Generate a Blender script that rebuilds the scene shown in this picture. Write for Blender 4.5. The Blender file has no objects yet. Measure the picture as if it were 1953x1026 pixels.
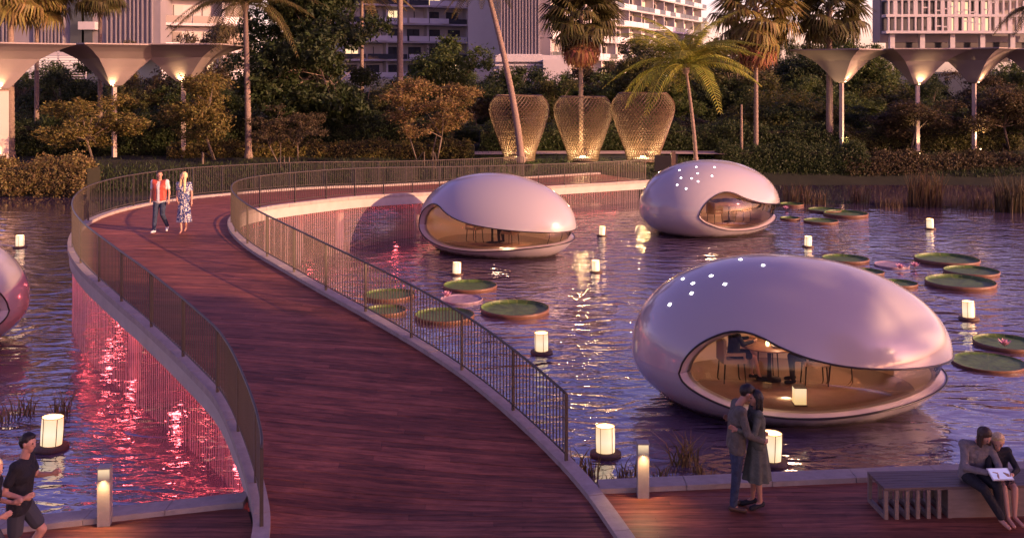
import bpy, math, random
import numpy as np
from mathutils import Vector, Matrix
R = math.radians
rnd = random.Random(7)
C = bpy.context.scene.collection

# ------------------------------------------------------------------ camera, sky, sun, exposure
F, CX, YH, HC = 1953.0, 976.5, 135.0, 6.7
sc = bpy.context.scene
cam_d = bpy.data.cameras.new('camera'); cam = bpy.data.objects.new('camera', cam_d); C.objects.link(cam)
cam.location = (0, 0, HC); cam.rotation_euler = (R(90), 0, 0)
cam_d.lens = 36.0; cam_d.sensor_width = 36.0; cam_d.shift_y = -(513.0-YH)/F
cam_d.clip_start = .1; cam_d.clip_end = 6000
sc.camera = cam
SUN_DIR = Vector((.90, -.43, 0)).normalized(); SUN_EL = R(15)
w = bpy.data.worlds.new("World"); sc.world = w; w.use_nodes = True
nt = w.node_tree; nt.nodes.clear()
out = nt.nodes.new('ShaderNodeOutputWorld'); bg = nt.nodes.new('ShaderNodeBackground')
sky = nt.nodes.new('ShaderNodeTexSky'); sky.sky_type = 'NISHITA'; sky.sun_disc = False
sky.sun_elevation = SUN_EL; sky.sun_rotation = math.atan2(SUN_DIR.x, SUN_DIR.y)
sky.air_density = 1.0; sky.dust_density = 1.5; sky.ozone_density = 2.0
tc = nt.nodes.new('ShaderNodeTexCoord'); sx = nt.nodes.new('ShaderNodeSeparateXYZ')
rmp = nt.nodes.new('ShaderNodeValToRGB'); mul = nt.nodes.new('ShaderNodeMix'); mul.data_type = 'RGBA'; mul.blend_type = 'MULTIPLY'
mul.inputs[0].default_value = 1
nt.links.new(tc.outputs['Generated'], sx.inputs[0]); nt.links.new(sx.outputs['Z'], rmp.inputs[0])
e = rmp.color_ramp.elements
e[0].position = 0.0; e[0].color = (3.2, 1.85, 2.0, 1)
e[1].position = 1.0; e[1].color = (1.12, .50, 1.02, 1)
m_ = rmp.color_ramp.elements.new(.22); m_.color = (1.25, .64, 1.0, 1)
nt.links.new(sky.outputs[0], mul.inputs[6]); nt.links.new(rmp.outputs[0], mul.inputs[7])
nt.links.new(mul.outputs[2], bg.inputs[0]); nt.links.new(bg.outputs[0], out.inputs[0])
bg.inputs[1].default_value = .12
sun_d = bpy.data.lights.new('sun', 'SUN'); sun = bpy.data.objects.new('sun', sun_d); C.objects.link(sun)
sun_d.energy = 4.2; sun_d.angle = R(.6); sun_d.color = (1.0, .55, .29)
sd = Vector((SUN_DIR.x*math.cos(SUN_EL), SUN_DIR.y*math.cos(SUN_EL), math.sin(SUN_EL)))
sun.rotation_euler = sd.to_track_quat('Z', 'Y').to_euler(); sun.location = (30, -20, 30)
sc.view_settings.view_transform = 'Standard'; sc.view_settings.look = 'None'
sc.view_settings.exposure = .88; sc.view_settings.gamma = 1
sc.cycles.use_denoising = True
try: sc.cycles.denoiser = 'OPENIMAGEDENOISE'
except Exception: pass
sc.cycles.max_bounces = 7; sc.cycles.transparent_max_bounces = 12
sc.cycles.sample_clamp_indirect = 4.0
sc.cycles.caustics_reflective = False; sc.cycles.caustics_refractive = False

# ------------------------------------------------------------------ helpers
def P(px, py, z=0.0):
    Y = F*(HC-z)/(py-YH); return Vector(((px-CX)*Y/F, Y, z))
def PX(px, Y): return (px-CX)*Y/F
def PZ(py, Y): return HC-(py-YH)*Y/F
def tag(o, label=None, cat=None, group=None, kind=None):
    if label: o['label'] = label
    if cat: o['category'] = cat
    if group: o['group'] = group
    if kind: o['kind'] = kind
    return o
def empty(name, loc=(0,0,0), rz=0.0, label=None, cat=None, group=None):
    o = bpy.data.objects.new(name, None); C.objects.link(o); o.location = loc; o.rotation_euler = (0,0,rz)
    o.empty_display_size = .2
    return tag(o, label, cat, group)
def inst(name, me, parent=None, loc=(0,0,0), rot=(0,0,0), sc_=(1,1,1)):
    o = bpy.data.objects.new(name, me); C.objects.link(o); o.parent = parent
    o.location = loc; o.rotation_euler = rot; o.scale = sc_
    return o
def copy_tree(o, parent=None):
    c = o.copy(); C.objects.link(c); c.parent = parent
    for ch in list(o.children): copy_tree(ch, c)
    return c
class MB:
    def __init__(s): s.v = []; s.f = []; s.sm = []
    def add(s, vs, fs, smooth=False):
        b = len(s.v); s.v += [tuple(p) for p in vs]; s.f += [tuple(b+i for i in f) for f in fs]; s.sm += [smooth]*len(fs)
    def box(s, c, d, rz=0.0, tilt=None):
        c = Vector(c); hx, hy, hz = d[0]/2, d[1]/2, d[2]/2
        M = Matrix.Rotation(rz, 3, 'Z')
        if tilt is not None: M = tilt @ M
        vs = [c+M@Vector((x*hx, y*hy, z*hz)) for z in (-1,1) for y in (-1,1) for x in (-1,1)]
        s.add(vs, [(0,2,3,1),(4,5,7,6),(0,1,5,4),(2,6,7,3),(0,4,6,2),(1,3,7,5)])
    def tube(s, pts, rad, n=6, caps=True):
        pts = [Vector(p) for p in pts]
        if not hasattr(rad, '__len__'): rad = [rad]*len(pts)
        vs = []; up = None
        for i, p in enumerate(pts):
            t = (pts[min(i+1, len(pts)-1)]-pts[max(i-1, 0)])
            if t.length < 1e-9: t = Vector((0,0,1))
            t.normalize()
            if up is None: up = t.orthogonal()
            up = (up - t*up.dot(t))
            if up.length < 1e-6: up = t.orthogonal()
            up.normalize(); q = t.cross(up)
            for k in range(n):
                a = 2*math.pi*k/n; vs.append(p+(up*math.cos(a)+q*math.sin(a))*rad[i])
        fs = []
        for i in range(len(pts)-1):
            for k in range(n):
                a = i*n+k; b = i*n+(k+1) % n; fs.append((a, b, b+n, a+n))
        if caps: fs.append(tuple(range(n-1, -1, -1))); fs.append(tuple((len(pts)-1)*n+k for k in range(n)))
        s.add(vs, fs, n > 4)
    def lathe(s, prof, n=24, c=(0,0,0), smooth=True, flip=False, sx=1, sy=1):
        vs = []; 
        for r, z in prof:
            for k in range(n):
                a = 2*math.pi*k/n; vs.append((c[0]+r*sx*math.cos(a), c[1]+r*sy*math.sin(a), c[2]+z))
        fs = []
        for i in range(len(prof)-1):
            for k in range(n):
                a = i*n+k; b = i*n+(k+1) % n; f = (a, b, b+n, a+n); fs.append(f[::-1] if flip else f)
        s.add(vs, fs, smooth)
    def disc(s, r, z, n=24, c=(0,0,0), flip=False):
        vs = [(c[0]+r*math.cos(2*math.pi*k/n), c[1]+r*math.sin(2*math.pi*k/n), c[2]+z) for k in range(n)]
        f = tuple(range(n)); s.add(vs, [f[::-1] if flip else f])
    def ball(s, c, r, nu=10, nv=7):
        if not hasattr(r, '__len__'): r = (r, r, r)
        vs = [(c[0], c[1], c[2]-r[2])]
        for j in range(1, nv):
            t = -math.pi/2+math.pi*j/nv
            for i in range(nu):
                a = 2*math.pi*i/nu; vs.append((c[0]+r[0]*math.cos(t)*math.cos(a), c[1]+r[1]*math.cos(t)*math.sin(a), c[2]+r[2]*math.sin(t)))
        vs.append((c[0], c[1], c[2]+r[2])); fs = []
        for i in range(nu): fs.append((0, 1+(i+1) % nu, 1+i))
        for j in range(nv-2):
            for i in range(nu):
                a = 1+j*nu+i; b = 1+j*nu+(i+1) % nu; fs.append((a, b, b+nu, a+nu))
        L = len(vs)-1
        for i in range(nu): fs.append((1+(nv-2)*nu+i, 1+(nv-2)*nu+(i+1) % nu, L))
        s.add(vs, fs, True)
    def mesh(s, name, m):
        me = bpy.data.meshes.new(name); me.from_pydata(s.v, [], s.f)
        me.polygons.foreach_set('use_smooth', s.sm); 
        if m: me.materials.append(m)
        me.update(); return me
    def build(s, name, m, parent=None, loc=(0,0,0), rz=0.0):
        return inst(name, s.mesh(name, m), parent, loc, (0,0,rz))
def qmesh(name, V, Fc, m):
    """numpy verts (n,3) and quads (k,4)"""
    me = bpy.data.meshes.new(name)
    V = np.asarray(V, np.float32); Fc = np.asarray(Fc, np.int32)
    me.vertices.add(len(V)); me.vertices.foreach_set('co', V.ravel())
    n = Fc.shape[1]
    me.loops.add(Fc.size); me.loops.foreach_set('vertex_index', Fc.ravel())
    me.polygons.add(len(Fc)); me.polygons.foreach_set('loop_start', np.arange(0, Fc.size, n, dtype=np.int32))
    me.polygons.foreach_set('loop_total', np.full(len(Fc), n, np.int32))
    me.materials.append(m); me.update(calc_edges=True); return me
# materials ---------------------------------------------------------
M = {}
def mat(name, col, rough=.6, spec=.5, metal=0.0, var=0.0, scale=4.0, bump=0.0, bscale=30.0, emit=None, estr=0.0, coat=0.0, alpha=1.0,
        trans=0.0, ior=1.45, stretch=None, island=0.0, col2=None):
    m = bpy.data.materials.new(name); m.use_nodes = True; n = m.node_tree.nodes; l = m.node_tree.links
    b = n['Principled BSDF']; b.inputs['Base Color'].default_value = (*col, 1); b.inputs['Roughness'].default_value = rough
    b.inputs['Specular IOR Level'].default_value = spec; b.inputs['Metallic'].default_value = metal
    b.inputs['Coat Weight'].default_value = coat; b.inputs['Coat Roughness'].default_value = .03
    b.inputs['Transmission Weight'].default_value = trans; b.inputs['IOR'].default_value = ior; b.inputs['Alpha'].default_value = alpha
    if emit: b.inputs['Emission Color'].default_value = (*emit, 1); b.inputs['Emission Strength'].default_value = estr
    t = n.new('ShaderNodeTexCoord'); mp = n.new('ShaderNodeMapping'); l.new(t.outputs['Object'], mp.inputs[0])
    if stretch: mp.inputs['Scale'].default_value = stretch
    cur = None
    if var > 0 or col2:
        nz = n.new('ShaderNodeTexNoise'); nz.inputs['Scale'].default_value = scale; nz.inputs['Detail'].default_value = 5
        nz.inputs['Roughness'].default_value = .65
        l.new(mp.outputs[0], nz.inputs['Vector'])
        r_ = n.new('ShaderNodeValToRGB'); r_.color_ramp.elements[0].position = .3; r_.color_ramp.elements[1].position = .72
        c1 = [max(0, c*(1-var)) for c in col]; c2 = col2 if col2 else [min(1, c*(1+var)) for c in col]
        r_.color_ramp.elements[0].color = (*c1, 1); r_.color_ramp.elements[1].color = (*c2, 1)
        l.new(nz.outputs[0], r_.inputs[0]); cur = r_.outputs[0]
    if island > 0:
        g = n.new('ShaderNodeNewGeometry'); hs = n.new('ShaderNodeHueSaturation')
        mr = n.new('ShaderNodeMapRange'); mr.inputs[3].default_value = 1-island; mr.inputs[4].default_value = 1+island
        l.new(g.outputs['Random Per Island'], mr.inputs[0]); l.new(mr.outputs[0], hs.inputs['Value'])
        mr2 = n.new('ShaderNodeMapRange'); mr2.inputs[3].default_value = .5-.03; mr2.inputs[4].default_value = .5+.03
        sepm = n.new('ShaderNodeMath'); sepm.operation = 'FRACT'; mm = n.new('ShaderNodeMath'); mm.operation = 'MULTIPLY'; mm.inputs[1].default_value = 7.31
        l.new(g.outputs['Random Per Island'], mm.inputs[0]); l.new(mm.outputs[0], sepm.inputs[0]); l.new(sepm.outputs[0], mr2.inputs[0]); l.new(mr2.outputs[0], hs.inputs['Hue'])
        if cur: l.new(cur, hs.inputs['Color'])
        else: hs.inputs['Color'].default_value = (*col, 1)
        cur = hs.outputs[0]
    if cur: l.new(cur, b.inputs['Base Color'])
    if bump > 0:
        nb = n.new('ShaderNodeTexNoise'); nb.inputs['Scale'].default_value = bscale; nb.inputs['Detail'].default_value = 4
        l.new(mp.outputs[0], nb.inputs['Vector']); bp = n.new('ShaderNodeBump'); bp.inputs['Strength'].default_value = bump
        bp.inputs['Distance'].default_value = .035 if bscale < 11 else .02; l.new(nb.outputs[0], bp.inputs['Height']); l.new(bp.outputs[0], b.inputs['Normal'])
    M[name] = m; return m
def leafmat(name, col, island=.45, tr=.35):
    m = mat(name, col, rough=.55, spec=.3, island=island); n = m.node_tree.nodes; l = m.node_tree.links
    b = n['Principled BSDF']; o = n['Material Output']; t = n.new('ShaderNodeBsdfTranslucent'); mx = n.new('ShaderNodeMixShader')
    src = b.inputs['Base Color'].links[0].from_socket; l.new(src, t.inputs[0])
    mx.inputs[0].default_value = tr; l.new(b.outputs[0], mx.inputs[1]); l.new(t.outputs[0], mx.inputs[2]); l.new(mx.outputs[0], o.inputs[0])
    return m
mat('concrete', (.40,.37,.36), .75, var=.18, scale=3, bump=.25, bscale=40)
mat('kerb_stone', (.34,.29,.25), .7, var=.16, scale=6, bump=.2, bscale=60, island=.12)
mat('fascia', (.46,.40,.35), .6, var=.12, scale=2, bump=.1)
mat('rail_metal', (.080,.064,.050), .42, metal=.3, var=.15, scale=8)
mat('dark_metal', (.035,.03,.03), .4, metal=.6)
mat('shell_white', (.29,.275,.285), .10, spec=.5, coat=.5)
mat('shell_inner', (.56,.41,.33), .35, coat=.2)
mat('shell_lip', (.55,.44,.44), .22, coat=.5)
mat('trim_dark', (.02,.014,.014), .3)
mat('floor_inner', (.33,.19,.14), .12, coat=.6, var=.15, scale=2)
mat('soil', (.05,.04,.03), .9, var=.3)
mat('wood_dark', (.09,.05,.035), .6, var=.4, scale=14, stretch=(.3,4,4))
mat('trunk_bark', (.16,.12,.09), .85, var=.35, scale=9, bump=.8, bscale=18)
mat('palm_bark', (.23,.165,.135), .85, var=.3, scale=5, stretch=(1,1,6), bump=.8, bscale=10)
mat('led_red', (.8,.1,.1), .4, emit=(1,.10,.12), estr=8)
mat('lamp_warm', (1,.8,.5), .4, emit=(1,.70,.34), estr=5)
mat('glint_white', (1,1,1), .4, emit=(.93,.92,1), estr=4)  # emission painted as lamp reflections on the pod shells
mat('skin', (.50,.27,.19), .5); mat('skin_dark', (.36,.19,.13), .5)
mat('hair_black', (.012,.009,.008), .5); mat('hair_blond', (.74,.55,.28), .6, var=.35, scale=60, stretch=(1,1,.2)); mat('hair_brown', (.05,.028,.018), .5)
mat('cloth_grey', (.10,.092,.078), .9, var=.25, scale=14, bump=1.0, bscale=9); mat('cloth_olive', (.085,.095,.075), .85, var=.3, scale=12, bump=1.0, bscale=8)
mat('cloth_black', (.014,.014,.018), .85, bump=1.0, bscale=9); mat('jeans', (.03,.042,.08), .85, var=.4, scale=12, bump=1.0, bscale=10)
mat('vest_red', (.42,.07,.045), .6); mat('cloth_white', (.62,.60,.60), .85); mat('shoe_white', (.7,.68,.66), .6)
mat('shorts_grey', (.045,.05,.06), .8); mat('shoe_brown', (.06,.03,.02), .5); mat('sweater', (.19,.17,.17), .95, var=.3, scale=14, bump=1.0, bscale=10)
mat('dark_glass', (.02,.025,.03), .08, spec=.8)
# floral dress
def floral(name, a, b_, sc__=26):
    m = mat(name, a, .85); n = m.node_tree.nodes; l = m.node_tree.links
    t = n.new('ShaderNodeTexCoord'); v = n.new('ShaderNodeTexNoise'); v.inputs['Scale'].default_value = sc__; v.inputs['Detail'].default_value = 2
    r_ = n.new('ShaderNodeValToRGB'); r_.color_ramp.interpolation = 'CONSTANT'; r_.color_ramp.elements[1].position = .52
    r_.color_ramp.elements[0].color = (*a, 1); r_.color_ramp.elements[1].color = (*b_, 1)
    l.new(t.outputs['Object'], v.inputs['Vector']); l.new(v.outputs[0], r_.inputs[0]); l.new(r_.outputs[0], n['Principled BSDF'].inputs['Base Color'])
floral('dress_floral', (.035,.06,.19), (.60,.56,.50)); floral('skirt_print', (.02,.02,.025), (.28,.14,.11), 34)
# deck wood: per-plank tone from object random, long grain along X
def deckmat():
    m = mat('deck_wood', (.13,.035,.035), .42, spec=.28); n = m.node_tree.nodes; l = m.node_tree.links; b = n['Principled BSDF']
    t = n.new('ShaderNodeTexCoord'); mp = n.new('ShaderNodeMapping'); mp.inputs['Scale'].default_value = (.55, 6, 6)
    l.new(t.outputs['Object'], mp.inputs[0])
    nz = n.new('ShaderNodeTexNoise'); nz.inputs['Scale'].default_value = 2.2; nz.inputs['Detail'].default_value = 8; nz.inputs['Roughness'].default_value = .7
    nz.inputs['Distortion'].default_value = .6
    l.new(mp.outputs[0], nz.inputs['Vector'])
    r_ = n.new('ShaderNodeValToRGB'); r_.color_ramp.elements[0].position = .28; r_.color_ramp.elements[1].position = .75
    r_.color_ramp.elements[0].color = (.045,.013,.010,1); r_.color_ramp.elements[1].color = (.37,.120,.070,1)
    l.new(nz.outputs[0], r_.inputs[0])
    g = n.new('ShaderNodeObjectInfo'); mr = n.new('ShaderNodeMapRange'); mr.inputs[3].default_value = .68; mr.inputs[4].default_value = 1.32
    l.new(g.outputs['Random'], mr.inputs[0]); hs = n.new('ShaderNodeHueSaturation'); l.new(mr.outputs[0], hs.inputs['Value']); l.new(r_.outputs[0], hs.inputs['Color'])
    wn = n.new('ShaderNodeTexNoise'); wn.inputs['Scale'].default_value = .45; wn.inputs['Detail'].default_value = 6; wn.inputs['Roughness'].default_value = .7; l.new(t.outputs['Object'], wn.inputs['Vector'])
    wr = n.new('ShaderNodeMapRange'); wr.inputs[1].default_value = .3; wr.inputs[2].default_value = .7; wr.inputs[3].default_value = .62; wr.inputs[4].default_value = 1.25; l.new(wn.outputs[0], wr.inputs[0])
    h2 = n.new('ShaderNodeHueSaturation'); l.new(hs.outputs[0], h2.inputs['Color']); l.new(wr.outputs[0], h2.inputs['Value'])
    l.new(h2.outputs[0], b.inputs['Base Color'])
    mr2 = n.new('ShaderNodeMapRange'); mr2.inputs[3].default_value = .66; mr2.inputs[4].default_value = .45; l.new(nz.outputs[0], mr2.inputs[0]); l.new(mr2.outputs[0], b.inputs['Roughness'])
    bp = n.new('ShaderNodeBump'); bp.inputs['Strength'].default_value = .35; bp.inputs['Distance'].default_value = .01; l.new(nz.outputs[0], bp.inputs['Height']); l.new(bp.outputs[0], b.inputs['Normal'])
deckmat()
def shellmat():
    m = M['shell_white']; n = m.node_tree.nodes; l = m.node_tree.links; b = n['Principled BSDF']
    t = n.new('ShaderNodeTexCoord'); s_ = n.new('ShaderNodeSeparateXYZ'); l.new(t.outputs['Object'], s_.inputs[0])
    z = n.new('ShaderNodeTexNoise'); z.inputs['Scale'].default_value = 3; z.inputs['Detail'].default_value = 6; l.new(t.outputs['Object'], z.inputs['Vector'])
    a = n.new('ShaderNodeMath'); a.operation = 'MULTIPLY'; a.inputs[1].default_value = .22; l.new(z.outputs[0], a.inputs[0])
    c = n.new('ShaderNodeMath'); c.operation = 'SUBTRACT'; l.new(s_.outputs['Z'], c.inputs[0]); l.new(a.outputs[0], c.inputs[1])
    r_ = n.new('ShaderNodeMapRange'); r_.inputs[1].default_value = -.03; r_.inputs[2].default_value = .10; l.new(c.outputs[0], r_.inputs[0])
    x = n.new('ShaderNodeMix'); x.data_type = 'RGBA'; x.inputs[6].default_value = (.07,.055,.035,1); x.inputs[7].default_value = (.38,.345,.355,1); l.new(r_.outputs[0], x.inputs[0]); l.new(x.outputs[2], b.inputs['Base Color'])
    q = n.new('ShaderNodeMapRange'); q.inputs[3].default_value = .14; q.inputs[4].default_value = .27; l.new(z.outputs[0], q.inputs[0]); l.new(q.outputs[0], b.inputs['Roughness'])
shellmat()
# water
def watermat():
    m = bpy.data.materials.new('water'); m.use_nodes = True; M['water'] = m; n = m.node_tree.nodes; l = m.node_tree.links
    b = n['Principled BSDF']; b.inputs['Base Color'].default_value = (.085,.056,.105,1); b.inputs['Roughness'].default_value = .045
    b.inputs['IOR'].default_value = 1.33; b.inputs['Specular IOR Level'].default_value = .5
    b.inputs['Coat Weight'].default_value = 1.0; b.inputs['Coat IOR'].default_value = 2.9; b.inputs['Coat Roughness'].default_value = .03
    t = n.new('ShaderNodeTexCoord'); mp = n.new('ShaderNodeMapping'); mp.inputs['Scale'].default_value = (.62, 1.25, 1)
    l.new(t.outputs['Object'], mp.inputs[0])
    a = n.new('ShaderNodeTexNoise'); a.inputs['Scale'].default_value = 1.35; a.inputs['Detail'].default_value = 1.5; a.inputs['Distortion'].default_value = 1.1; a.inputs['Roughness'].default_value = .45
    c = n.new('ShaderNodeTexNoise'); c.inputs['Scale'].default_value = 6.5; c.inputs['Detail'].default_value = 2.0; c.inputs['Distortion'].default_value = .5
    l.new(mp.outputs[0], a.inputs['Vector']); l.new(mp.outputs[0], c.inputs['Vector'])
    ml = n.new('ShaderNodeMath'); ml.operation = 'MULTIPLY'; ml.inputs[1].default_value = .17; l.new(c.outputs[0], ml.inputs[0])
    ad = n.new('ShaderNodeMath'); ad.operation = 'ADD'; l.new(a.outputs[0], ad.inputs[0]); l.new(ml.outputs[0], ad.inputs[1])
    # calm near the far bank
    bp = n.new('ShaderNodeBump'); bp.inputs['Distance'].default_value = .12
    cn = n.new('ShaderNodeTexNoise'); cn.inputs['Scale'].default_value = .16; cn.inputs['Detail'].default_value = 3; l.new(mp.outputs[0], cn.inputs['Vector']); cr = n.new('ShaderNodeMapRange'); cr.inputs[1].default_value = .36; cr.inputs[2].default_value = .62; cr.inputs[3].default_value = .42; cr.inputs[4].default_value = 1.0; l.new(cn.outputs[0], cr.inputs[0]); sy = n.new('ShaderNodeSeparateXYZ'); l.new(t.outputs['Object'], sy.inputs[0]); ym = n.new('ShaderNodeMapRange'); ym.interpolation_type = 'SMOOTHSTEP'; ym.inputs[1].default_value = 45.5; ym.inputs[2].default_value = 51.5; ym.inputs[3].default_value = 1; ym.inputs[4].default_value = .05; l.new(sy.outputs['Y'], ym.inputs[0]); km = n.new('ShaderNodeMath'); km.operation = 'MULTIPLY'; l.new(cr.outputs[0], km.inputs[0]); l.new(ym.outputs[0], km.inputs[1]); l.new(km.outputs[0], bp.inputs['Strength'])
    l.new(ad.outputs[0], bp.inputs['Height']); l.new(bp.outputs[0], b.inputs['Normal']); l.new(bp.outputs[0], b.inputs['Coat Normal'])
watermat()
mat('grass_ground', (.008,.010,.005), .95, var=.45, scale=1.4, bump=.8, bscale=25, col2=(.016,.017,.009))
mat('path_stone', (.42,.30,.26), .8, var=.1)
mat('pad_green', (.070,.12,.022), .45, var=.6, scale=3, bump=.5, bscale=12)
mat('pad_rim', (.14,.065,.04), .5, var=.3, scale=6); mat('pad_pale', (.32,.22,.26), .25, var=.3, scale=3)
mat('petal', (.65,.32,.42), .5)
leafmat('leaf_dark', (.042,.058,.020)); leafmat('leaf_olive', (.090,.090,.026)); leafmat('leaf_rust', (.21,.145,.055))
leafmat('leaf_amber', (.155,.125,.036)); leafmat('leaf_green', (.075,.10,.026)); leafmat('leaf_yellow', (.19,.18,.04)); leafmat('leaf_brown', (.085,.065,.034))
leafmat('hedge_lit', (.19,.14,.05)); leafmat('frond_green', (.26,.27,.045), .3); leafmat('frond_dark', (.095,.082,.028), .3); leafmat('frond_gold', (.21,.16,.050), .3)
leafmat('frond_dead', (.30,.14,.07), .3); leafmat('reed', (.10,.065,.035), .4)

def padmat():
    m = M['pad_green']; n = m.node_tree.nodes; l = m.node_tree.links; b = n['Principled BSDF']; src = b.inputs['Base Color'].links[0].from_socket
    t = n.new('ShaderNodeTexCoord'); s_ = n.new('ShaderNodeSeparateXYZ'); l.new(t.outputs['Object'], s_.inputs[0])
    a = n.new('ShaderNodeMath'); a.operation = 'ARCTAN2'; l.new(s_.outputs['Y'], a.inputs[0]); l.new(s_.outputs['X'], a.inputs[1])
    k = n.new('ShaderNodeMath'); k.operation = 'MULTIPLY'; k.inputs[1].default_value = 22; l.new(a.outputs[0], k.inputs[0])
    z = n.new('ShaderNodeTexNoise'); z.inputs['Scale'].default_value = 3; l.new(t.outputs['Object'], z.inputs['Vector'])
    y = n.new('ShaderNodeMath'); y.operation = 'MULTIPLY_ADD'; y.inputs[1].default_value = 4; l.new(z.outputs[0], y.inputs[0]); l.new(k.outputs[0], y.inputs[2])
    c = n.new('ShaderNodeMath'); c.operation = 'COSINE'; l.new(y.outputs[0], c.inputs[0])
    r_ = n.new('ShaderNodeMapRange'); r_.inputs[1].default_value = .82; r_.inputs[2].default_value = 1; l.new(c.outputs[0], r_.inputs[0])
    x = n.new('ShaderNodeMix'); x.data_type = 'RGBA'; x.inputs[7].default_value = (.16,.18,.05,1); l.new(src, x.inputs[6]); f = n.new('ShaderNodeMath'); f.operation = 'MULTIPLY'; f.inputs[1].default_value = .6
    l.new(r_.outputs[0], f.inputs[0]); l.new(f.outputs[0], x.inputs[0]); l.new(x.outputs[2], b.inputs['Base Color'])
padmat()
# ------------------------------------------------------------------ ground, water
shoreX = [-400,-60,-30,-22,-14,-6,1,4.8,6.8,8.5,10.5,13,18,24,40,60,90,400]
shoreY = [54,54,55,54.3,56,58.5,59,56,54,57,61.5,63.8,64.2,64.3,62,46,20,10]
def shore(x): return np.interp(x, shoreX, shoreY)
def ground_h(x, y):
    d = y-shore(x); h = np.interp(d, [-6,-1,0,.4,2.2,6,60,400], [-1,-.35,.0,.30,1.0,1.38,1.4,1.4])
    front = np.interp(y, [7.5,10.5], [.35,-1.0]); return np.maximum(h, front)
gx = np.r_[-3000,-1200,-500,-250,-150,np.arange(-100,-32,6),np.arange(-32,32,1.0),np.arange(32,100,6),150,250,500,1200,3000]
gy = np.r_[-800,-200,-60,-20,np.arange(-8,16,1.5),np.arange(16,42,4),np.arange(42,70,.8),np.arange(70,120,8),160,250,500,1200,4000]
GX, GY = np.meshgrid(gx, gy); GZ = ground_h(GX, GY)
rs = np.random.RandomState(3); GZ = GZ+np.where(GZ > .25, rs.uniform(-.04,.04,GZ.shape), 0)
nx, ny = len(gx), len(gy); I = np.arange(nx*ny).reshape(ny, nx)
fc = np.stack([I[:-1,:-1], I[:-1,1:], I[1:,1:], I[1:,:-1]], -1).reshape(-1, 4)
g = inst('ground', qmesh('ground', np.stack([GX.ravel(), GY.ravel(), GZ.ravel()], 1), fc, M['grass_ground'])); tag(g, kind='structure')
b = MB(); b.add([(-380,6,0),(380,6,0),(380,60,0),(-380,60,0)], [(0,1,2,3)]); wt = b.build('water', M['water']); tag(wt, kind='structure')
b = MB(); xs = np.linspace(-40, 13.5, 28)
for i in range(27):
    y0, y1 = 64.2+.4*math.sin(xs[i]*.2), 64.2+.4*math.sin(xs[i+1]*.2)
    b.add([(xs[i],y0,1.455),(xs[i+1],y1,1.455),(xs[i+1],y1+2.4,1.455),(xs[i],y0+2.4,1.455)], [(0,1,2,3)])
tag(b.build('path', M['path_stone']), kind='structure')

# ------------------------------------------------------------------ bridge line
inn = [(1240,1100,.5),(1190,1026,.5),(1140,950,.5),(1085,888,.6),(1040,845,.72),(1000,808,.83),(960,772,.95),(900,724,1.1),(850,690,1.22),(800,660,1.34),(750,630,1.45),(700,602,1.56),(615,556,1.74),(545,515,1.88),(500,490,1.97),(469,468,2.03),(450,450,2.08),(442,436,2.1),(441,422,2.1),(452,411,2.1),(480,402,2.1),(530,395,2.1),(586,388,2.05),(645,381,1.97),(703,376,1.86),(760,373,1.74),(820,370.5,1.6),(900,366.5,1.4),(980,362,1.22),(1064,357,1.1),(1150,352,1.02),(1240,346.5,1.0)]
Pn = np.array([P(*q) for q in inn])
dd = np.r_[0, np.cumsum(np.linalg.norm(np.diff(Pn[:,:2], axis=0), axis=1))]
NS = 200; S = np.linspace(0, dd[-1], NS); Q = np.stack([np.interp(S, dd, Pn[:,k]) for k in range(3)], 1)
for _ in range(18): Q[1:-1] = (Q[:-2]+2*Q[1:-1]+Q[2:])/4
T = np.gradient(Q[:,:2], axis=0); T /= np.linalg.norm(T, axis=1)[:,None]; N = np.stack([-T[:,1], T[:,0]], 1)
BW = np.interp(S, [0,4,8,12,18,32,60], [4.85,4.62,4.25,4.12,4.25,4.3,4.6])
def off(d, dz=0.0, frac=False):
    """point line at distance d from the inner edge (towards outer); frac: d from the outer edge inward"""
    k = (BW-d) if frac else np.full(NS, d); A = Q.copy(); A[:,:2] += N*k[:,None]; A[:,2] += dz; return A
def at_s(A, s): return Vector([np.interp(s, S, A[:,k]) for k in range(3)])
SM = S[-1]
def strip(b, A, B, i0=0, i1=NS-1, flip=False):
    vs = [tuple(A[i]) for i in range(i0, i1+1)]+[tuple(B[i]) for i in range(i0, i1+1)]; n = i1-i0+1
    b.add(vs, [((i, i+1, n+i+1, n+i) if not flip else (i, n+i, n+i+1, i+1)) for i in range(n-1)], True)
bridge = empty('footbridge', tuple(Q[60]), label='curved red timber footbridge with pale stone kerbs winding from the terrace across the pond', cat='bridge')
BO = Vector(Q[60])
def rel(A): return A-np.array(BO)
b = MB(); strip(b, rel(off(.0,-.04)), rel(off(0,-.04,True)), flip=True); b.build('deck_base', M['soil'], bridge)
b = MB()
for (d, fr) in ((-.06,False), (-.06,True)):
    A = rel(off(d, -.02, fr)); Bm = rel(off(d, -.36, fr)); A2 = rel(off(.10, -.36, fr))
    strip(b, A, Bm, flip=not fr); strip(b, Bm, A2, flip=not fr)
b.build('fascia', M['fascia'], bridge)
b = MB(); strip(b, rel(off(.10,-.30)), rel(off(.10,-.30,True))); b.build('soffit', M['fascia'], bridge)
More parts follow.
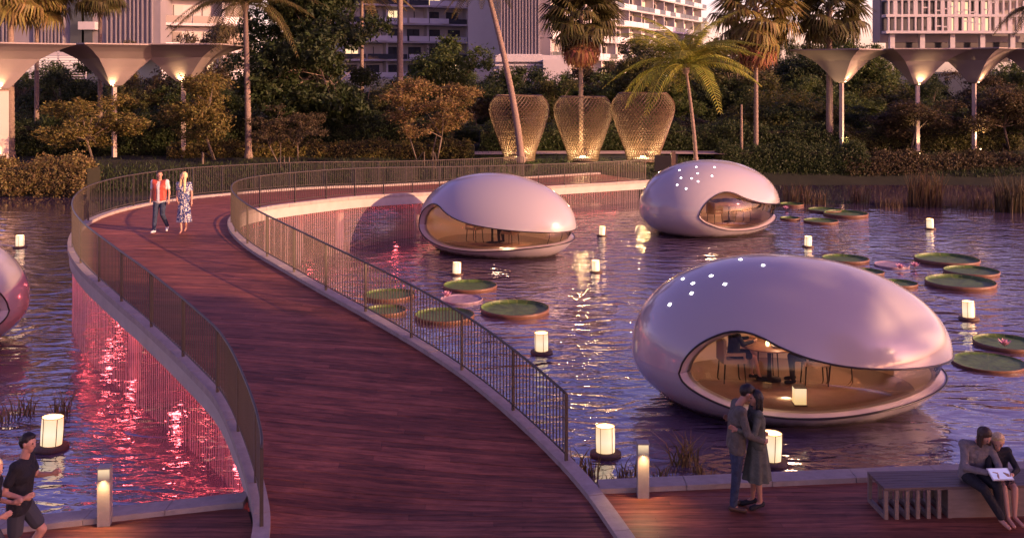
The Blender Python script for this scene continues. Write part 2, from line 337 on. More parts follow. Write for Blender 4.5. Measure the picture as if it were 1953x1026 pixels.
# kerb blocks
def kerb_blocks(parent, fr, L=1.1):
    n = int(SM/L)
    for i in range(n):
        s0, s1 = i*SM/n+.006, (i+1)*SM/n-.006; bb = MB(); k = 5
        ss = [s0+(s1-s0)*j/(k-1) for j in range(k)]
        A0, A1 = rel(off(-.10,0,fr)), rel(off(.13,0,fr)); h = .085+rnd.uniform(-.004,.004)
        ring = []
        for s in ss:
            p, q = at_s(A0, s), at_s(A1, s)
            ring += [p+Vector((0,0,-.04)), p+Vector((0,0,h)), q+Vector((0,0,h)), q+Vector((0,0,-.04))]
        fs = []
        for j in range(k-1):
            for m in range(4):
                a = j*4+m; c = j*4+(m+1) % 4; fs.append((a, a+4, c+4, c) if not fr else (a, c, c+4, a+4))
        fs += [(0,1,2,3), tuple((k-1)*4+q for q in (3,2,1,0))]
        bb.add(ring, fs); bb.build('kerb_block', M['kerb_stone'], parent)
kerb_blocks(bridge, False); kerb_blocks(bridge, True)
# planks by clipping convex quads
def clip(poly, axis, val, keep_gt):
    o = []
    for i in range(len(poly)):
        a, c = poly[i], poly[(i+1) % len(poly)]; da, dc = a[axis]-val, c[axis]-val
        if not keep_gt: da, dc = -da, -dc
        if da >= 0: o.append(a)
        if da*dc < 0:
            t = da/(da-dc); o.append(tuple(a[k]+(c[k]-a[k])*t for k in range(3)))
    return o
def planks(parent, quads, pw, gap, origin, name='plank', th=.025, limit=290, seglen=(2.2,4.2), seed=5, stuffname='planks'):
    rr = random.Random(seed); rows = {}
    joints = {}
    for qd in quads:
        y0, y1 = min(p[1] for p in qd), max(p[1] for p in qd)
        for r in range(int(math.floor(y0/pw)), int(math.floor(y1/pw))+1):
            a, c = r*pw+gap/2, (r+1)*pw-gap/2
            pl = clip(clip(list(qd), 1, a, True), 1, c, False)
            if len(pl) < 3: continue
            if r not in joints:
                j = [-60+rr.uniform(0,3)]
                while j[-1] < 60: j.append(j[-1]+rr.uniform(*seglen))
                joints[r] = j
            J = joints[r]; x0, x1 = min(p[0] for p in pl), max(p[0] for p in pl)
            for i in range(len(J)-1):
                if J[i+1] < x0 or J[i] > x1: continue
                pp = clip(clip(pl, 0, J[i]+.002, True), 0, J[i+1]-.002, False)
                if len(pp) < 3: continue
                rows.setdefault((r, i), []).append((pp, a, c, J[i]+.002, J[i+1]-.002))
    keys = sorted(rows, key=lambda k: k[0]); o = Vector(origin); rest = MB(); cnt = 0
    for k in keys:
        single = cnt < limit; bb = MB() if single else rest; dz = rr.uniform(-.002,.002)
        for pp, a, c, xa, xb in rows[k]:
            top = [Vector(p)-o+Vector((0,0,dz)) for p in pp]; bb.add(top, [tuple(range(len(top)))])
            for i in range(len(pp)):
                p, q = pp[i], pp[(i+1) % len(pp)]
                if any(abs(p[ax]-v) < 1e-5 and abs(q[ax]-v) < 1e-5 for ax, v in ((1,a),(1,c),(0,xa),(0,xb))):
                    u, v_ = top[i], top[(i+1) % len(pp)]; d = Vector((0,0,-th)); bb.add([u, u+d, v_+d, v_], [(0,1,2,3)])
        if single: bb.build(name, M['deck_wood'], parent); cnt += 1
    if rest.v: tag(rest.build(stuffname, M['deck_wood'], parent), kind='stuff')
A, Bq = off(.12), off(.12, 0, True)
quads = [[tuple(A[i]), tuple(A[i+1]), tuple(Bq[i+1]), tuple(Bq[i])] for i in range(NS-1)]
planks(bridge, quads, .145, .009, BO)
b = MB()
for s in (9, 16, 23, 30, 37, 44):
    for d in (1.1, 3.1):
        p = at_s(off(d), s)-BO; b.tube([p+Vector((0,0,-.31)), Vector((p.x,p.y,-1.5-BO.z))], .16, 12); b.build('pier', M['concrete'], bridge); b = MB()
# LED strip + curtain
def ribbon_tube(parent, name, d, fr, dz, r, m, s0, s1):
    AA = rel(off(d, dz, fr)); n = int((s1-s0)/.35); bb = MB(); bb.tube([at_s(AA, s0+(s1-s0)*i/n) for i in range(n+1)], r, 6); return bb.build(name, m, parent)
ribbon_tube(bridge, 'light_strip', .24, False, -.34, .018, M['led_red'], 5.2, SM-2)
ribbon_tube(bridge, 'light_strip', .24, True, -.34, .018, M['led_red'], 5.2, 26)
def wetmat(name, col, dens):
    m = bpy.data.materials.new(name); m.use_nodes = True; M[name] = m; n = m.node_tree.nodes; l = m.node_tree.links; n.remove(n['Principled BSDF'])
    a = n.new('ShaderNodeBsdfTransparent'); d = n.new('ShaderNodeBsdfDiffuse'); t = n.new('ShaderNodeBsdfTranslucent'); d.inputs[0].default_value = (*col,1); t.inputs[0].default_value = (*col,1)
    x = n.new('ShaderNodeMixShader'); l.new(d.outputs[0], x.inputs[1]); l.new(t.outputs[0], x.inputs[2]); y = n.new('ShaderNodeMixShader'); y.inputs[0].default_value = dens
    l.new(a.outputs[0], y.inputs[1]); l.new(x.outputs[0], y.inputs[2]); l.new(y.outputs[0], n['Material Output'].inputs[0])
wetmat('falling_water', (.85,.72,.72), .85); wetmat('water_film', (.55,.40,.40), .30)
def curtain(fr, s0, s1, label, sp):
    bb = MB(); AA = off(.02, -.36, fr); s = s0; rr = random.Random(9)
    while s < s1:
        p = at_s(AA, s); r = .0052+rr.uniform(-.001,.002); n = 3
        pts = [Vector((p.x, p.y, p.z)), Vector((p.x+rr.uniform(-.008,.008), p.y+rr.uniform(-.008,.008), p.z*.5)), Vector((p.x+rr.uniform(-.012,.012), p.y, 0.0))]
        bb.tube(pts, [r, r*.8, r*.9], 4, False); s += sp*rr.uniform(.9,1.1)
    k0, k1 = int(s0/SM*(NS-1)), int(s1/SM*(NS-1)); fl = MB(); A3 = off(.05, -.36, fr); B3 = A3.copy(); B3[:,2] = 0.0; strip(fl, A3, B3, k0, k1)
    o = bb.build('water_curtain', M['falling_water']); fo = fl.build('water_film', M['water_film'], o); tag(o, label, 'water curtain', 'curtains of falling water under the bridge edges', 'stuff')
curtain(False, 5.0, SM-.6, 'curtain of thin falling water strands under the concave pod-side edge of the bridge', .115)
curtain(True, 4.6, 24, 'curtain of thin red-lit falling water strands under the outer left edge of the bridge', .115)
def area(name, loc, size, power, col, rot=(0,0,0), parent=None):
    l = bpy.data.lights.new(name, 'AREA'); l.shape = 'RECTANGLE'; l.size, l.size_y = size; l.energy = power; l.color = col
    o = bpy.data.objects.new(name, l); C.objects.link(o); o.location = loc; o.rotation_euler = rot; o.parent = parent; return o
def point(name, loc, power, col, r=.05, parent=None):
    l = bpy.data.lights.new(name, 'POINT'); l.energy = power; l.color = col; l.shadow_soft_size = r
    o = bpy.data.objects.new(name, l); C.objects.link(o); o.location = loc; o.parent = parent; return o
def spot(name, loc, direction, power, col, ang=60, blend=.8, r=.05, parent=None):
    l = bpy.data.lights.new(name, 'SPOT'); l.energy = power; l.color = col; l.spot_size = R(ang); l.spot_blend = blend; l.shadow_soft_size = r
    o = bpy.data.objects.new(name, l); C.objects.link(o); o.location = loc; o.parent = parent
    o.rotation_euler = Vector(direction).normalized().to_track_quat('-Z', 'Y').to_euler(); return o
for s in np.arange(6, 26, 3.2):
    p = at_s(off(.9,0,True), s); point('bridge_lamp', (p.x, p.y, max(.25, p.z-1.1)), 16, (1,.10,.11), .08)
for s in np.arange(8, 48, 5):
    p = at_s(off(.9), s); point('bridge_lamp', (p.x, p.y, max(.3, p.z-.75)), 7, (1,.12,.13), .08)

# ------------------------------------------------------------------ terrace
def xin(y): return float(np.interp(y, Q[:40,1], Q[:40,0]))
Oe = off(0,0,True)
def xout(y): return float(np.interp(y, Oe[:60,1], Oe[:60,0]))
terr = empty('terrace', (0,12,.5)); tag(terr, kind='structure')
TO = Vector((0,12,.5))
def yk_r(x): return 14.99+.107*(x-1.18)
def yk_l(x): return 14.55+.29*(x+3.87)
b = MB()
b.add([(xin(11)-.05,9.5,-.04+.5),(13,9.5,.46),(13,yk_r(13),.46),(xin(15)-.1,yk_r(1.2),.46)], [(0,1,2,3)])
b.add([(-13,9.5,.46),(xout(12)+.05,9.5,.46),(xout(14.5)+.1,yk_l(-3.87),.46),(-13,yk_l(-13),.46)], [(0,1,2,3)])
b.v = [tuple(Vector(v)-TO) for v in b.v]; b.build('deck_base', M['soil'], terr)
qs = []
ys = list(np.arange(9.5, 16.4, .25))
for y0, y1 in zip(ys[:-1], ys[1:]):
    x0a, x0b = xin(y0)+.11, xin(y1)+.11
    # right side limited by slanted kerb line: clip on x where yk_r(x) > y
    def xr(y): return max(x0a, 1.18+(y-14.99)/.107)
    if y1 <= yk_r(x0b): qs.append([(x0a,y0,.5),(13,y0,.5),(13,y1,.5),(x0b,y1,.5)])
    else:
        xa, xb = max(x0a, 1.18+(y0-14.99)/.107), max(x0b, 1.18+(y1-14.99)/.107)
        if xa < 13 and xb < 13: qs.append([(xa,y0,.5),(13,y0,.5),(13,y1,.5),(xb,y1,.5)])
for y0, y1 in zip(ys[:-1], ys[1:]):
    x0a, x0b = xout(y0)-.11, xout(y1)-.11
    if y1 > 14.5: continue
    xa, xb = max(-13, -3.87+(y0-14.55)/.29), max(-13, -3.87+(y1-14.55)/.29)
    if xa < x0a: qs.append([(xa,y0,.5),(x0a,y0,.5),(x0b,y1,.5),(xb,y1,.5)])
planks(terr, qs, .145, .005, TO, limit=10**6, seglen=(2.4,4.6), seed=11)
# terrace edge kerb blocks
def line_blocks(parent, x0, x1, yf, wd, hgt, L, org):
    n = max(1, round(abs(x1-x0)/L))
    for i in range(n):
        a, c = x0+(x1-x0)*i/n+.005, x0+(x1-x0)*(i+1)/n-.005
        bb = MB(); vs = []
        for z in (-.9, .5+hgt):
            vs += [(a,yf(a),z),(c,yf(c),z),(c,yf(c)+wd,z),(a,yf(a)+wd,z)]
        bb.add([Vector(v)-org for v in vs], [(4,5,6,7),(0,1,5,4),(1,2,6,5),(2,3,7,6),(3,0,4,7)]); bb.build('kerb_block', M['kerb_stone'], parent)
line_blocks(terr, xin(15)+.14, 13, yk_r, .36, .075, 1.25, TO)
line_blocks(terr, -13, xout(14.6)-.14, yk_l, .36, .075, 1.0, TO)

# ------------------------------------------------------------------ railings
def railing(fr, s0, s1, label):
    rt = empty('railing', tuple(at_s(off(.02,0,fr), (s0+s1)/2)), label=label, cat='railing', group='railings along the two edges of the footbridge')
    O = Vector(rt.location); AA = off(.015, .085, fr); H = 1.03
    n = int((s1-s0)/.3)
    for nm, z, ww in (('handrail', H, .022), ('bottom_rail', .09, .014)):
        b = MB(); b.tube([at_s(AA, s0+(s1-s0)*i/n)-O+Vector((0,0,z)) for i in range(n+1)], ww, 6); b.build(nm, M['rail_metal'], rt)
    pm = MB(); pm.box((0,0,H/2-.01), (.028,.05,H)); pme = pm.mesh('post', M['rail_metal'])
    bm_ = MB(); bm_.box((0,0,H/2+.04), (.014,.016,H-.10)); bme = bm_.mesh('baluster', M['rail_metal'])
    npost = round((s1-s0)/1.75); step = (s1-s0)/npost; cnt = 0; rest = MB()
    def yaw(s):
        i = min(NS-2, int(s/SM*(NS-1))); return math.atan2(T[i][1], T[i][0])
    for i in range(npost+1):
        s = s0+i*step; p = at_s(AA, s)-O; inst('post', pme, rt, tuple(p+Vector((0,0,-.0))), (0,0,yaw(s)))
        if i == npost: break
        nb = 16
        for j in range(1, nb):
            q = s+step*j/nb; p = at_s(AA, q)-O
            if cnt < 298: inst('baluster', bme, rt, tuple(p), (0,0,yaw(q)))
            else: rest.box(p+Vector((0,0,H/2+.04)), (.019,.019,H-.10), yaw(q))
            cnt += 1
    if rest.v: tag(rest.build('balusters', M['rail_metal'], rt), kind='stuff')
railing(False, 3.35, SM-.3, 'bronze baluster railing on the concave side of the footbridge, facing the egg pods')
railing(True, 2.7, SM-4.5, 'bronze baluster railing along the convex outer side of the footbridge, behind the strolling couple')
# ------------------------------------------------------------------ egg pods
A_, B_, KE = 3.22, 2.45, .10
ZC, HU, HD = 1.05, 1.86, 1.45
Ut = [(-140,-3),(-139,2.5),(-137.5,7),(-134,14),(-128,21),(-119,26),(-110,24),(-103,19),(-94,13.5),(-86,10),(-68,5.5),(-50,2.8),(-20,0),(0,-1),(30,-1),(50,-2.5),(58,-4.5),(63,-7),(64,-9)]
Lt = [(-140,-3),(-139,-7),(-137.5,-10),(-134,-14.5),(-128,-20),(-119,-26),(-106,-30),(-87,-31),(-61,-27),(-36,-22),(-5,-18.5),(30,-16),(50,-14),(58,-12.5),(63,-11),(64,-9)]
def smooth_tab(tab):
    # monotone sample then smooth lightly (dense near the ends)
    x = np.array([p[0] for p in tab], float); y = np.array([p[1] for p in tab], float)
    m = np.gradient(y, x); m = np.clip(m, -12, 12)
    def f(q):
        q = np.clip(q, x[0], x[-1]); i = np.clip(np.searchsorted(x, q)-1, 0, len(x)-2); h = x[i+1]-x[i]; t = (q-x[i])/h
        return (2*t**3-3*t**2+1)*y[i]+(t**3-2*t**2+t)*h*m[i]+(-2*t**3+3*t**2)*y[i+1]+(t**3-t**2)*h*m[i+1]
    return f
fU, fL = smooth_tab(Ut), smooth_tab(Lt)
def surf(phi, t, k=1.0):
    """phi, t in degrees; k inner scale"""
    p, q = R(phi), R(t); ct = max(0.0, math.cos(q)); rr = ct**.86 if t < 0 else ct**.97
    x = A_*math.cos(p)*rr; y = B_*math.sin(p)*(1-KE*math.cos(p))*rr
    if t > 0: x += -.22*math.sin(q)**2
    else: x *= 1+.012*min(1, -t/12); y *= 1+.012*min(1, -t/12)
    z = (HU if t >= 0 else HD)*math.sin(q)
    return Vector((x*k, y*k, ZC+z*(k if k > .98 else k-.005)))
phO = list(np.concatenate([-140+(np.linspace(0,1,16)**2)*12, np.linspace(-126,52,72), 64-(np.linspace(1,0,14)**2)*10]))
phC = list(np.linspace(64, 220, 52))[1:-1]
def pod_shell(k, rows_u=26, rows_l=16):
    vs, fs = [], []; cols = []
    for ph in phO+phC:
        if ph <= 64: u, l = float(fU(ph)), float(fL(ph))
        else:
            f = (ph-64)/156.0; u = l = -9+6*f
        cu = []
        for i in range(rows_u+1):
            f = i/rows_u; t = u+(89.6-u)*(f**1.15); vs.append(surf(ph, t, k)); cu.append(len(vs)-1)
        cl = []
        for i in range(rows_l+1):
            f = i/rows_l; t = -75+(l+75)*(1-(1-f)**1.15) if i < rows_l else l
            vs.append(surf(ph, t, k)); cl.append(len(vs)-1)
        cols.append((cu, cl))
    n = len(cols)
    for j in range(n):
        a, c = cols[j], cols[(j+1) % n]
        for i in range(rows_u): fs.append((a[0][i], c[0][i], c[0][i+1], a[0][i+1]))
        for i in range(rows_l): fs.append((a[1][i], c[1][i], c[1][i+1], a[1][i+1]))
    return vs, fs
def surf_uv_by_image(root_M, px, py):
    best = None
    for ph in np.arange(-180, 1, 2.5):
        for t in np.arange(2, 84, 2.0):
            w_ = root_M @ surf(ph, t); d = (CX+F*w_.x/w_.y-px)**2+(YH+F*(HC-w_.z)/w_.y-py)**2
            if best is None or d < best[0]: best = (d, ph, t)
    return best[1], best[2]
gm = bpy.data.materials.new('pod_glass'); gm.use_nodes = True; M['pod_glass'] = gm
n_ = gm.node_tree.nodes; l_ = gm.node_tree.links; n_.remove(n_['Principled BSDF'])
tr = n_.new('ShaderNodeBsdfTransparent'); tr.inputs[0].default_value = (.93,.88,.84,1); gl = n_.new('ShaderNodeBsdfGlossy'); gl.inputs['Roughness'].default_value = .01
fr_ = n_.new('ShaderNodeFresnel'); fr_.inputs[0].default_value = 1.5; mx = n_.new('ShaderNodeMixShader')
l_.new(fr_.outputs[0], mx.inputs[0]); l_.new(tr.outputs[0], mx.inputs[1]); l_.new(gl.outputs[0], mx.inputs[2]); l_.new(mx.outputs[0], n_['Material Output'].inputs[0])
def make_pod(mirror=False):
    root = empty('egg_pod'); s = -1 if mirror else 1
    def fin(b):
        if mirror:
            b.v = [(-x, y, z) for x, y, z in b.v]; b.f = [f[::-1] for f in b.f]
        return b
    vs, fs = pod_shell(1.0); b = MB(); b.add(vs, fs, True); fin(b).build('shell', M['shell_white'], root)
    vs, fs = pod_shell(.905, 18, 12); b = MB(); b.add(vs, [f[::-1] for f in fs], True); fin(b).build('inner_lining', M['shell_inner'], root)
    # ledge joining outer edge and lining
    b = MB(); ring = [(ph, float(fU(ph))) for ph in phO]+[(ph, float(fL(ph))) for ph in phO[::-1]]
    vs = [surf(p, t, 1.0) for p, t in ring]+[surf(p, t, .905) for p, t in ring]; n = len(ring)
    b.add(vs, [(i, (i+1) % n, n+(i+1) % n, n+i) for i in range(n)], True); fin(b).build('ledge', M['shell_lip'], root)
    b = MB(); pts = [surf(p, t, 1.003) for p, t in ring]; b.tube(pts+[pts[0]], .021, 6, False); fin(b).build('edge_trim', M['trim_dark'], root)
    # glazing inset: quads between lower and upper edges at .925
    b = MB(); m = 6; vs = []
    for ph in phO:
        u, l = float(fU(ph)), float(fL(ph))
        for i in range(m+1): vs.append(surf(ph, l+(u-l)*i/m, .935))
    fs = [(j*(m+1)+i, (j+1)*(m+1)+i, (j+1)*(m+1)+i+1, j*(m+1)+i+1) for j in range(len(phO)-1) for i in range(m)]
    b.add(vs, fs, True); fin(b).build('glazing', M['pod_glass'], root)
    for ph in (-20, -4, 12, 28):
        b = MB(); b.tube([surf(ph, float(fL(ph)), .93), surf(ph, (float(fL(ph))+float(fU(ph)))/2, .93), surf(ph, float(fU(ph)), .93)], .012, 5); fin(b).build('mullion', M['dark_metal'], root)
    b = MB(); b.lathe([(0.001,.30),(1,.30),(1,.22)], 40, sx=2.62, sy=1.98, flip=True); fin(b).build('floor', M['floor_inner'], root)
    b = MB(); b.lathe([(.001,2.52),(.28,2.52),(.30,2.56),(.30,2.62)], 20); fin(b).build('ceiling_lamp', M['lamp_warm'], root)
    b = MB(); 
    for k in range(44):
        a = R(20+k*3.9); b.tube([(2.3*math.cos(a), 1.72*math.sin(a), .30),(2.3*math.cos(a), 1.72*math.sin(a), .62)], .012, 4)
    point('pod_light', (0,0,2.25), 26, (1,.66,.46), .15, root)
    return root
podA = make_pod()
tag(podA, 'largest lilac-white egg pod, nearest the terrace, two diners visible inside', 'egg pod', 'floating egg pods')
pods = [(podA, P(1508,820), 1.95, 0, 1.0)]
def setpod(o, px, Y, rz, s=1.0): o.location = (PX(px, Y), Y, 0); o.rotation_euler = (0,0,R(rz)); o.scale = (s,s,s)
setpod(podA, 1505, 21.0, -2, .995)
podB = copy_tree(podA); podB['label'] = 'egg pod beside the bridge bend, opening starting at its rounded left end'; setpod(podB, 950, 38.2, -36, .985)
podC = copy_tree(podA); podC['label'] = 'farthest egg pod, closed on its left half, dotted with small white reflections'; setpod(podC, 1358, 43.0, 35, 1.02)
podD = make_pod(True); tag(podD, 'egg pod cut off by the left photo edge, lit red', 'egg pod', 'floating egg pods'); setpod(podD, -226, 24.4, 36, 1.0)
bpy.context.view_layer.update()
def wmat(o): return Matrix.Translation(o.location) @ Matrix.Rotation(o.rotation_euler.z, 4, 'Z') @ Matrix.Diagonal((*o.scale, 1))
lp = MB(); lp.box((0,0,.004), (.06,.06,.012)); lpm = lp.mesh('glint_panel', M['glint_white'])  # glowing squares stand in for lamp reflections on the glossy shell
def glints_on(pod, pts):
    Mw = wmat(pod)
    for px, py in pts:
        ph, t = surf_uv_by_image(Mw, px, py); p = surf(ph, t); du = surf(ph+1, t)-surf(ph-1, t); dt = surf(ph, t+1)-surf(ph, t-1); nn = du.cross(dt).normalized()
        o = inst('glint_panel', lpm, pod, tuple(p)); o.rotation_euler = nn.to_track_quat('Z', 'Y').to_euler()
glints_on(podA, [(1455,505),(1355,527),(1383,545),(1322,543),(1320,560),(1278,580),(1302,532),(1412,496)])
glints_on(podC, [(1295,325),(1328,318),(1363,318),(1332,331),(1359,336),(1297,340),(1319,340),(1330,347),(1292,354),(1311,360)])

# furniture inside pods
def make_table(r=.62, h=.74):
    t = empty('table'); b = MB(); b.lathe([(.001,h-.03),(r,h-.03),(r+.01,h-.015),(r,h),(.001,h)], 28); b.build('tabletop', mat('table_wood', (.32,.16,.09), .3, var=.3, scale=8) if 'table_wood' not in M else M['table_wood'], t)
    b = MB(); b.lathe([(.24,0),(.24,.02),(.05,.05),(.04,.35),(.05,h-.03)], 16); b.build('pedestal', M['dark_metal'], t); return t
def make_chair():
    t = empty('chair'); m = M.get('chair_fabric') or mat('chair_fabric', (.34,.24,.17), .8)
    b = MB(); b.box((0,0,.45), (.50,.50,.09)); b.build('seat', m, t)
    b = MB(); b.box((-.22,0,.68), (.06,.50,.42)); b.build('backrest', m, t)
    for s in (-1,1):
        b = MB(); b.box((-.01,s*.25,.60), (.44,.05,.06)); b.box((.19,s*.25,.52),(.04,.04,.14)); b.build('armrest', m, t)
        for q in (-1,1):
            b = MB(); b.tube([(q*.2,s*.2,.41),(q*.23,s*.22,0)], [.018,.012], 6); b.build('leg', M['dark_metal'], t)
    return t
def place(o, pod, x, y, rz, z=.30):
    v = wmat(pod) @ Vector((x, y, z)); o.location = v; o.rotation_euler = (0,0,R(rz)+pod.rotation_euler.z); return o
tabA = tag(make_table(), 'round wooden table with candles inside the largest egg pod', 'table', 'tables inside the egg pods'); place(tabA, podA, -.35, .25, 0)
ch = make_chair(); tag(ch, 'tan armchair at the left side of the table in the largest egg pod', 'chair', 'armchairs inside the egg pods'); place(ch, podA, -1.15, .15, 8)
specA = [(.52,.02,178,'tan armchair right of the table in the largest pod, under the suited man'),(1.15,.35,165,'pale armchair standing alone, farthest right inside the largest pod'),(-.25,1.12,-88,'tan armchair behind the table in the largest pod, back to the rear wall')]
for x, y, a, lab in specA:
    c = copy_tree(ch); c['label'] = lab; place(c, podA, x, y, a)
for pod, nm, dx in ((podB,'the pod beside the bridge bend',-.2),(podC,'the farthest egg pod',.9)):
    t_ = copy_tree(tabA); t_['label'] = 'round table inside '+nm; place(t_, pod, dx, -.1, 0)
    for x, y, a, w_ in ((-.85,0,0,'left'),(.85,0,180,'right')):
        c = copy_tree(ch); c['label'] = 'armchair on the %s of the table inside %s' % (w_, nm); place(c, pod, dx+x, y-.1, a)
def candle(pod, x, y, lab):
    b = MB(); b.lathe([(.03,0),(.035,.05),(.03,.10),(.001,.10)], 10); o = b.build('candle', M['lamp_warm']); tag(o, lab, 'candle'); place(o, pod, x, y, 0, 1.04)
candle(podA, -.42, .10, 'small glowing candle on the table in the largest pod, left of the dish'); candle(podA, -.05, .12, 'small glowing candle near the right rim of the table in the largest pod')
b = MB(); b.lathe([(.001,.0),(.10,.0),(.13,.03),(.12,.035),(.001,.02)], 14); o = b.build('dish', M['cloth_white']); tag(o, 'white dish set between the candles on the pod table', 'dish'); place(o, podA, -.25, .0, 0, 1.042)

# ------------------------------------------------------------------ lanterns
mat('lantern_paper', (1,.85,.6), .6)
def lanternmat():
    m = M['lantern_paper']; n = m.node_tree.nodes; l = m.node_tree.links; b = n['Principled BSDF']
    t = n.new('ShaderNodeTexCoord'); s_ = n.new('ShaderNodeSeparateXYZ'); l.new(t.outputs['Object'], s_.inputs[0])
    r_ = n.new('ShaderNodeValToRGB'); el = r_.color_ramp.elements; el[0].position = .08; el[0].color = (1,.70,.30,1); el[1].position = .5; el[1].color = (1,.62,.26,1)
    x = el.new(.27); x.color = (1,.84,.50,1); l.new(s_.outputs['Z'], r_.inputs[0]); l.new(r_.outputs[0], b.inputs['Emission Color']); b.inputs['Emission Strength'].default_value = .5
lanternmat()
def make_lantern():
    t = empty('lantern')
    b = MB(); b.lathe([(.001,.0),(.25,.0),(.265,.03),(.26,.075),(.001,.08)], 24); b.build('base', M['wood_dark'], t)
    b = MB(); b.lathe([(.155,.085),(.16,.30),(.155,.50)], 24); b.lathe([(.150,.085),(.152,.30),(.150,.50)], 24, flip=True); b.build('shade', M['lantern_paper'], t)
    for k in range(5):
        a = R(20+72*k); b = MB(); b.tube([(.165*math.cos(a),.165*math.sin(a),.08),(.168*math.cos(a),.168*math.sin(a),.51)], .006, 4); b.build('rib', M['wood_dark'], t)
    for z in (.085,.505):
        b = MB(); b.tube([(.163*math.cos(R(a)),.163*math.sin(R(a)),z) for a in range(0,361,18)], .006, 4, False); b.build('hoop', M['wood_dark'], t)
    b = MB(); b.ball((0,0,.2), .035); b.build('bulb', M['lamp_warm'], t)
    return t
L0 = make_lantern()
LN = [(1155,868,'floating paper lantern behind the right bollard, near the end of the bridge railing',1.04),
 (1470,884,'floating paper lantern right behind the embracing couple',1.08),
 (97,855,'floating paper lantern behind the male jogger',1.15),
 (1033,673,'floating paper lantern between the large red-rimmed lily pad and the largest pod',1.0),
 (1137,519,'floating paper lantern between the bend-side pod and the largest pod',.82),
 (871,524,'floating paper lantern in front of the bend-side pod, above the lily pads',.84),
 (1148,450,'floating paper lantern just right of the tip of the bend-side pod',.8),
 (1541,471,'floating paper lantern just right of and below the farthest pod',.84),
 (1774,437,'floating paper lantern alone on open water nearest the reedy far bank',.9),
 (1848,609,'floating paper lantern on open water right of the largest pod',1.0),
 (38,472,'floating paper lantern on the dark water left of the bridge',.95)]
for i, (px, py, lab, s) in enumerate(LN):
    o = L0 if i == 0 else copy_tree(L0); p = P(px, py); o.location = (p.x, p.y, -.02); o.scale = (s,s,s); o.rotation_euler = (R(rnd.uniform(-3.5,3.5)), R(rnd.uniform(-3.5,3.5)), i*.7)
    tag(o, lab, 'lantern', 'paper lanterns floating on the pond'); point('lantern_light', (0,0,.32), 4 if py > 600 else 2, (1,.66,.33), .05, o)
lf = MB(); lf.box((0,0,.16), (.22,.22,.32)); o = empty('floor_lantern', label='square glowing lantern on the floor of the largest pod', cat='floor lantern'); lf.build('shade', M['lantern_paper'], o)
lf = MB(); lf.box((0,0,-.0), (.24,.24,.02)); lf.box((0,0,.33),(.24,.24,.015)); lf.build('frame', M['wood_dark'], o); place(o, podA, -.12, -1.35, 0, .315)

# ------------------------------------------------------------------ lily pads
def pad_mesh(seed, rim=.08):
    r_ = random.Random(seed); n = 36; prof = [(.0,.03),(.25,.032),(.5,.034),(.75,.036),(.93,.04)]; t = MB(); u = MB()
    ph = [r_.uniform(0,6.3) for _ in range(3)]
    def rad(a): return 1+.018*math.sin(2*a+ph[0])+.012*math.sin(3*a+ph[1])
    def ring(r, z): return [(r*rad(2*math.pi*k/n)*math.cos(2*math.pi*k/n), r*rad(2*math.pi*k/n)*math.sin(2*math.pi*k/n), z+(.006*math.sin(9*2*math.pi*k/n) if .3 < r < .97 else 0)) for k in range(n)]
    def loft(b, rings):
        vs = [p for q in rings for p in q]; b.add(vs, [(i*n+k, i*n+(k+1) % n, (i+1)*n+(k+1) % n, (i+1)*n+k) for i in range(len(rings)-1) for k in range(n)], True)
    loft(t, [ring(max(r,.001), z) for r, z in prof]+[ring(.955,.055), ring(.972,.04+rim)])
    loft(u, [ring(.973,.04+rim), ring(.995,.04+rim), ring(1.0,.06), ring(.96,-.02)])
    return t.mesh('leaf', M['pad_green']), u.mesh('rim', M['pad_rim'])
PM = [pad_mesh(1), pad_mesh(2), pad_mesh(3, .035)]
pads = [(896,553,102,0,'round lily pad just below the lantern in front of the bend-side pod'),
 (982,598,134,1,'big red-rimmed lily pad in open water right of the pad cluster by the railing'),
 (880,577,80,2,'small pale purplish lily pad with a blossom, between the upper and the big pad'),
 (742,570,98,0,'lily pad seen through the bridge railing, farthest left of the cluster'),
 (848,610,116,1,'lily pad seen through the railing, directly left of the big red-rimmed pad'),
 (735,600,82,0,'brownish lily pad seen through the railing, below the leftmost pad'),
 (1612,501,86,0,'lily pad peeking out behind the top of the largest pod'),
 (1655,526,60,1,'small lily pad half hidden by the right shoulder of the largest pod'),
 (1713,548,70,0,'lily pad below the lotus blossom, right of the largest pod'),
 (1701,511,66,2,'small dark ring-like lily pad next to the open lotus blossom'),
 (1806,503,116,0,'large lily pad at the back of the three-pad group on the right water'),
 (1853,525,100,1,'mid-size lily pad tucked on the right of the three-pad group'),
 (1831,547,130,0,'large lily pad at the front of the three-pad group on the right water'),
 (1918,662,118,1,'lily pad cut by the right photo edge, with a blossom on it'),
 (1885,698,134,2,'flat bright green lily pad near the right photo edge, low rim'),
 (1510,396,46,0,'small far lily pad touching the tip of the farthest pod'),
 (1573,407,62,1,'far lily pad in the middle of the group near the reeds'),
 (1613,415,84,0,'widest lily pad of the far group near the reeds'),
 (1566,428,64,1,'nearest lily pad of the far group, just above a lantern'),
 (1507,423,38,0,'tiny lily pad just right of the farthest pod opening')]
for i, (px, py, wpx, k, lab) in enumerate(pads):
    p = P(px, py-4); r = wpx/2*p.y/F; o = empty('lily_pad', (p.x, p.y, 0), rnd.uniform(0,6), lab, 'lily pad', 'giant lily pads on the pond')
    for nm, me in zip(('leaf','rim'), PM[k]):
        c = inst(nm, me, o, sc_=(r, r, 1.05*max(.75, r/1.0)))
        if k == 2 and i in (2, 9): c.data = me.copy(); c.data.materials[0] = M['pad_pale']
def petal_mesh():
    b = MB(); b.add([(0,0,0),(.05,.03,.05),(.11,0,.12),(.05,-.03,.05)], [(0,1,2),(0,2,3)]); return b.mesh('petal', M['petal'])
pmz = petal_mesh()
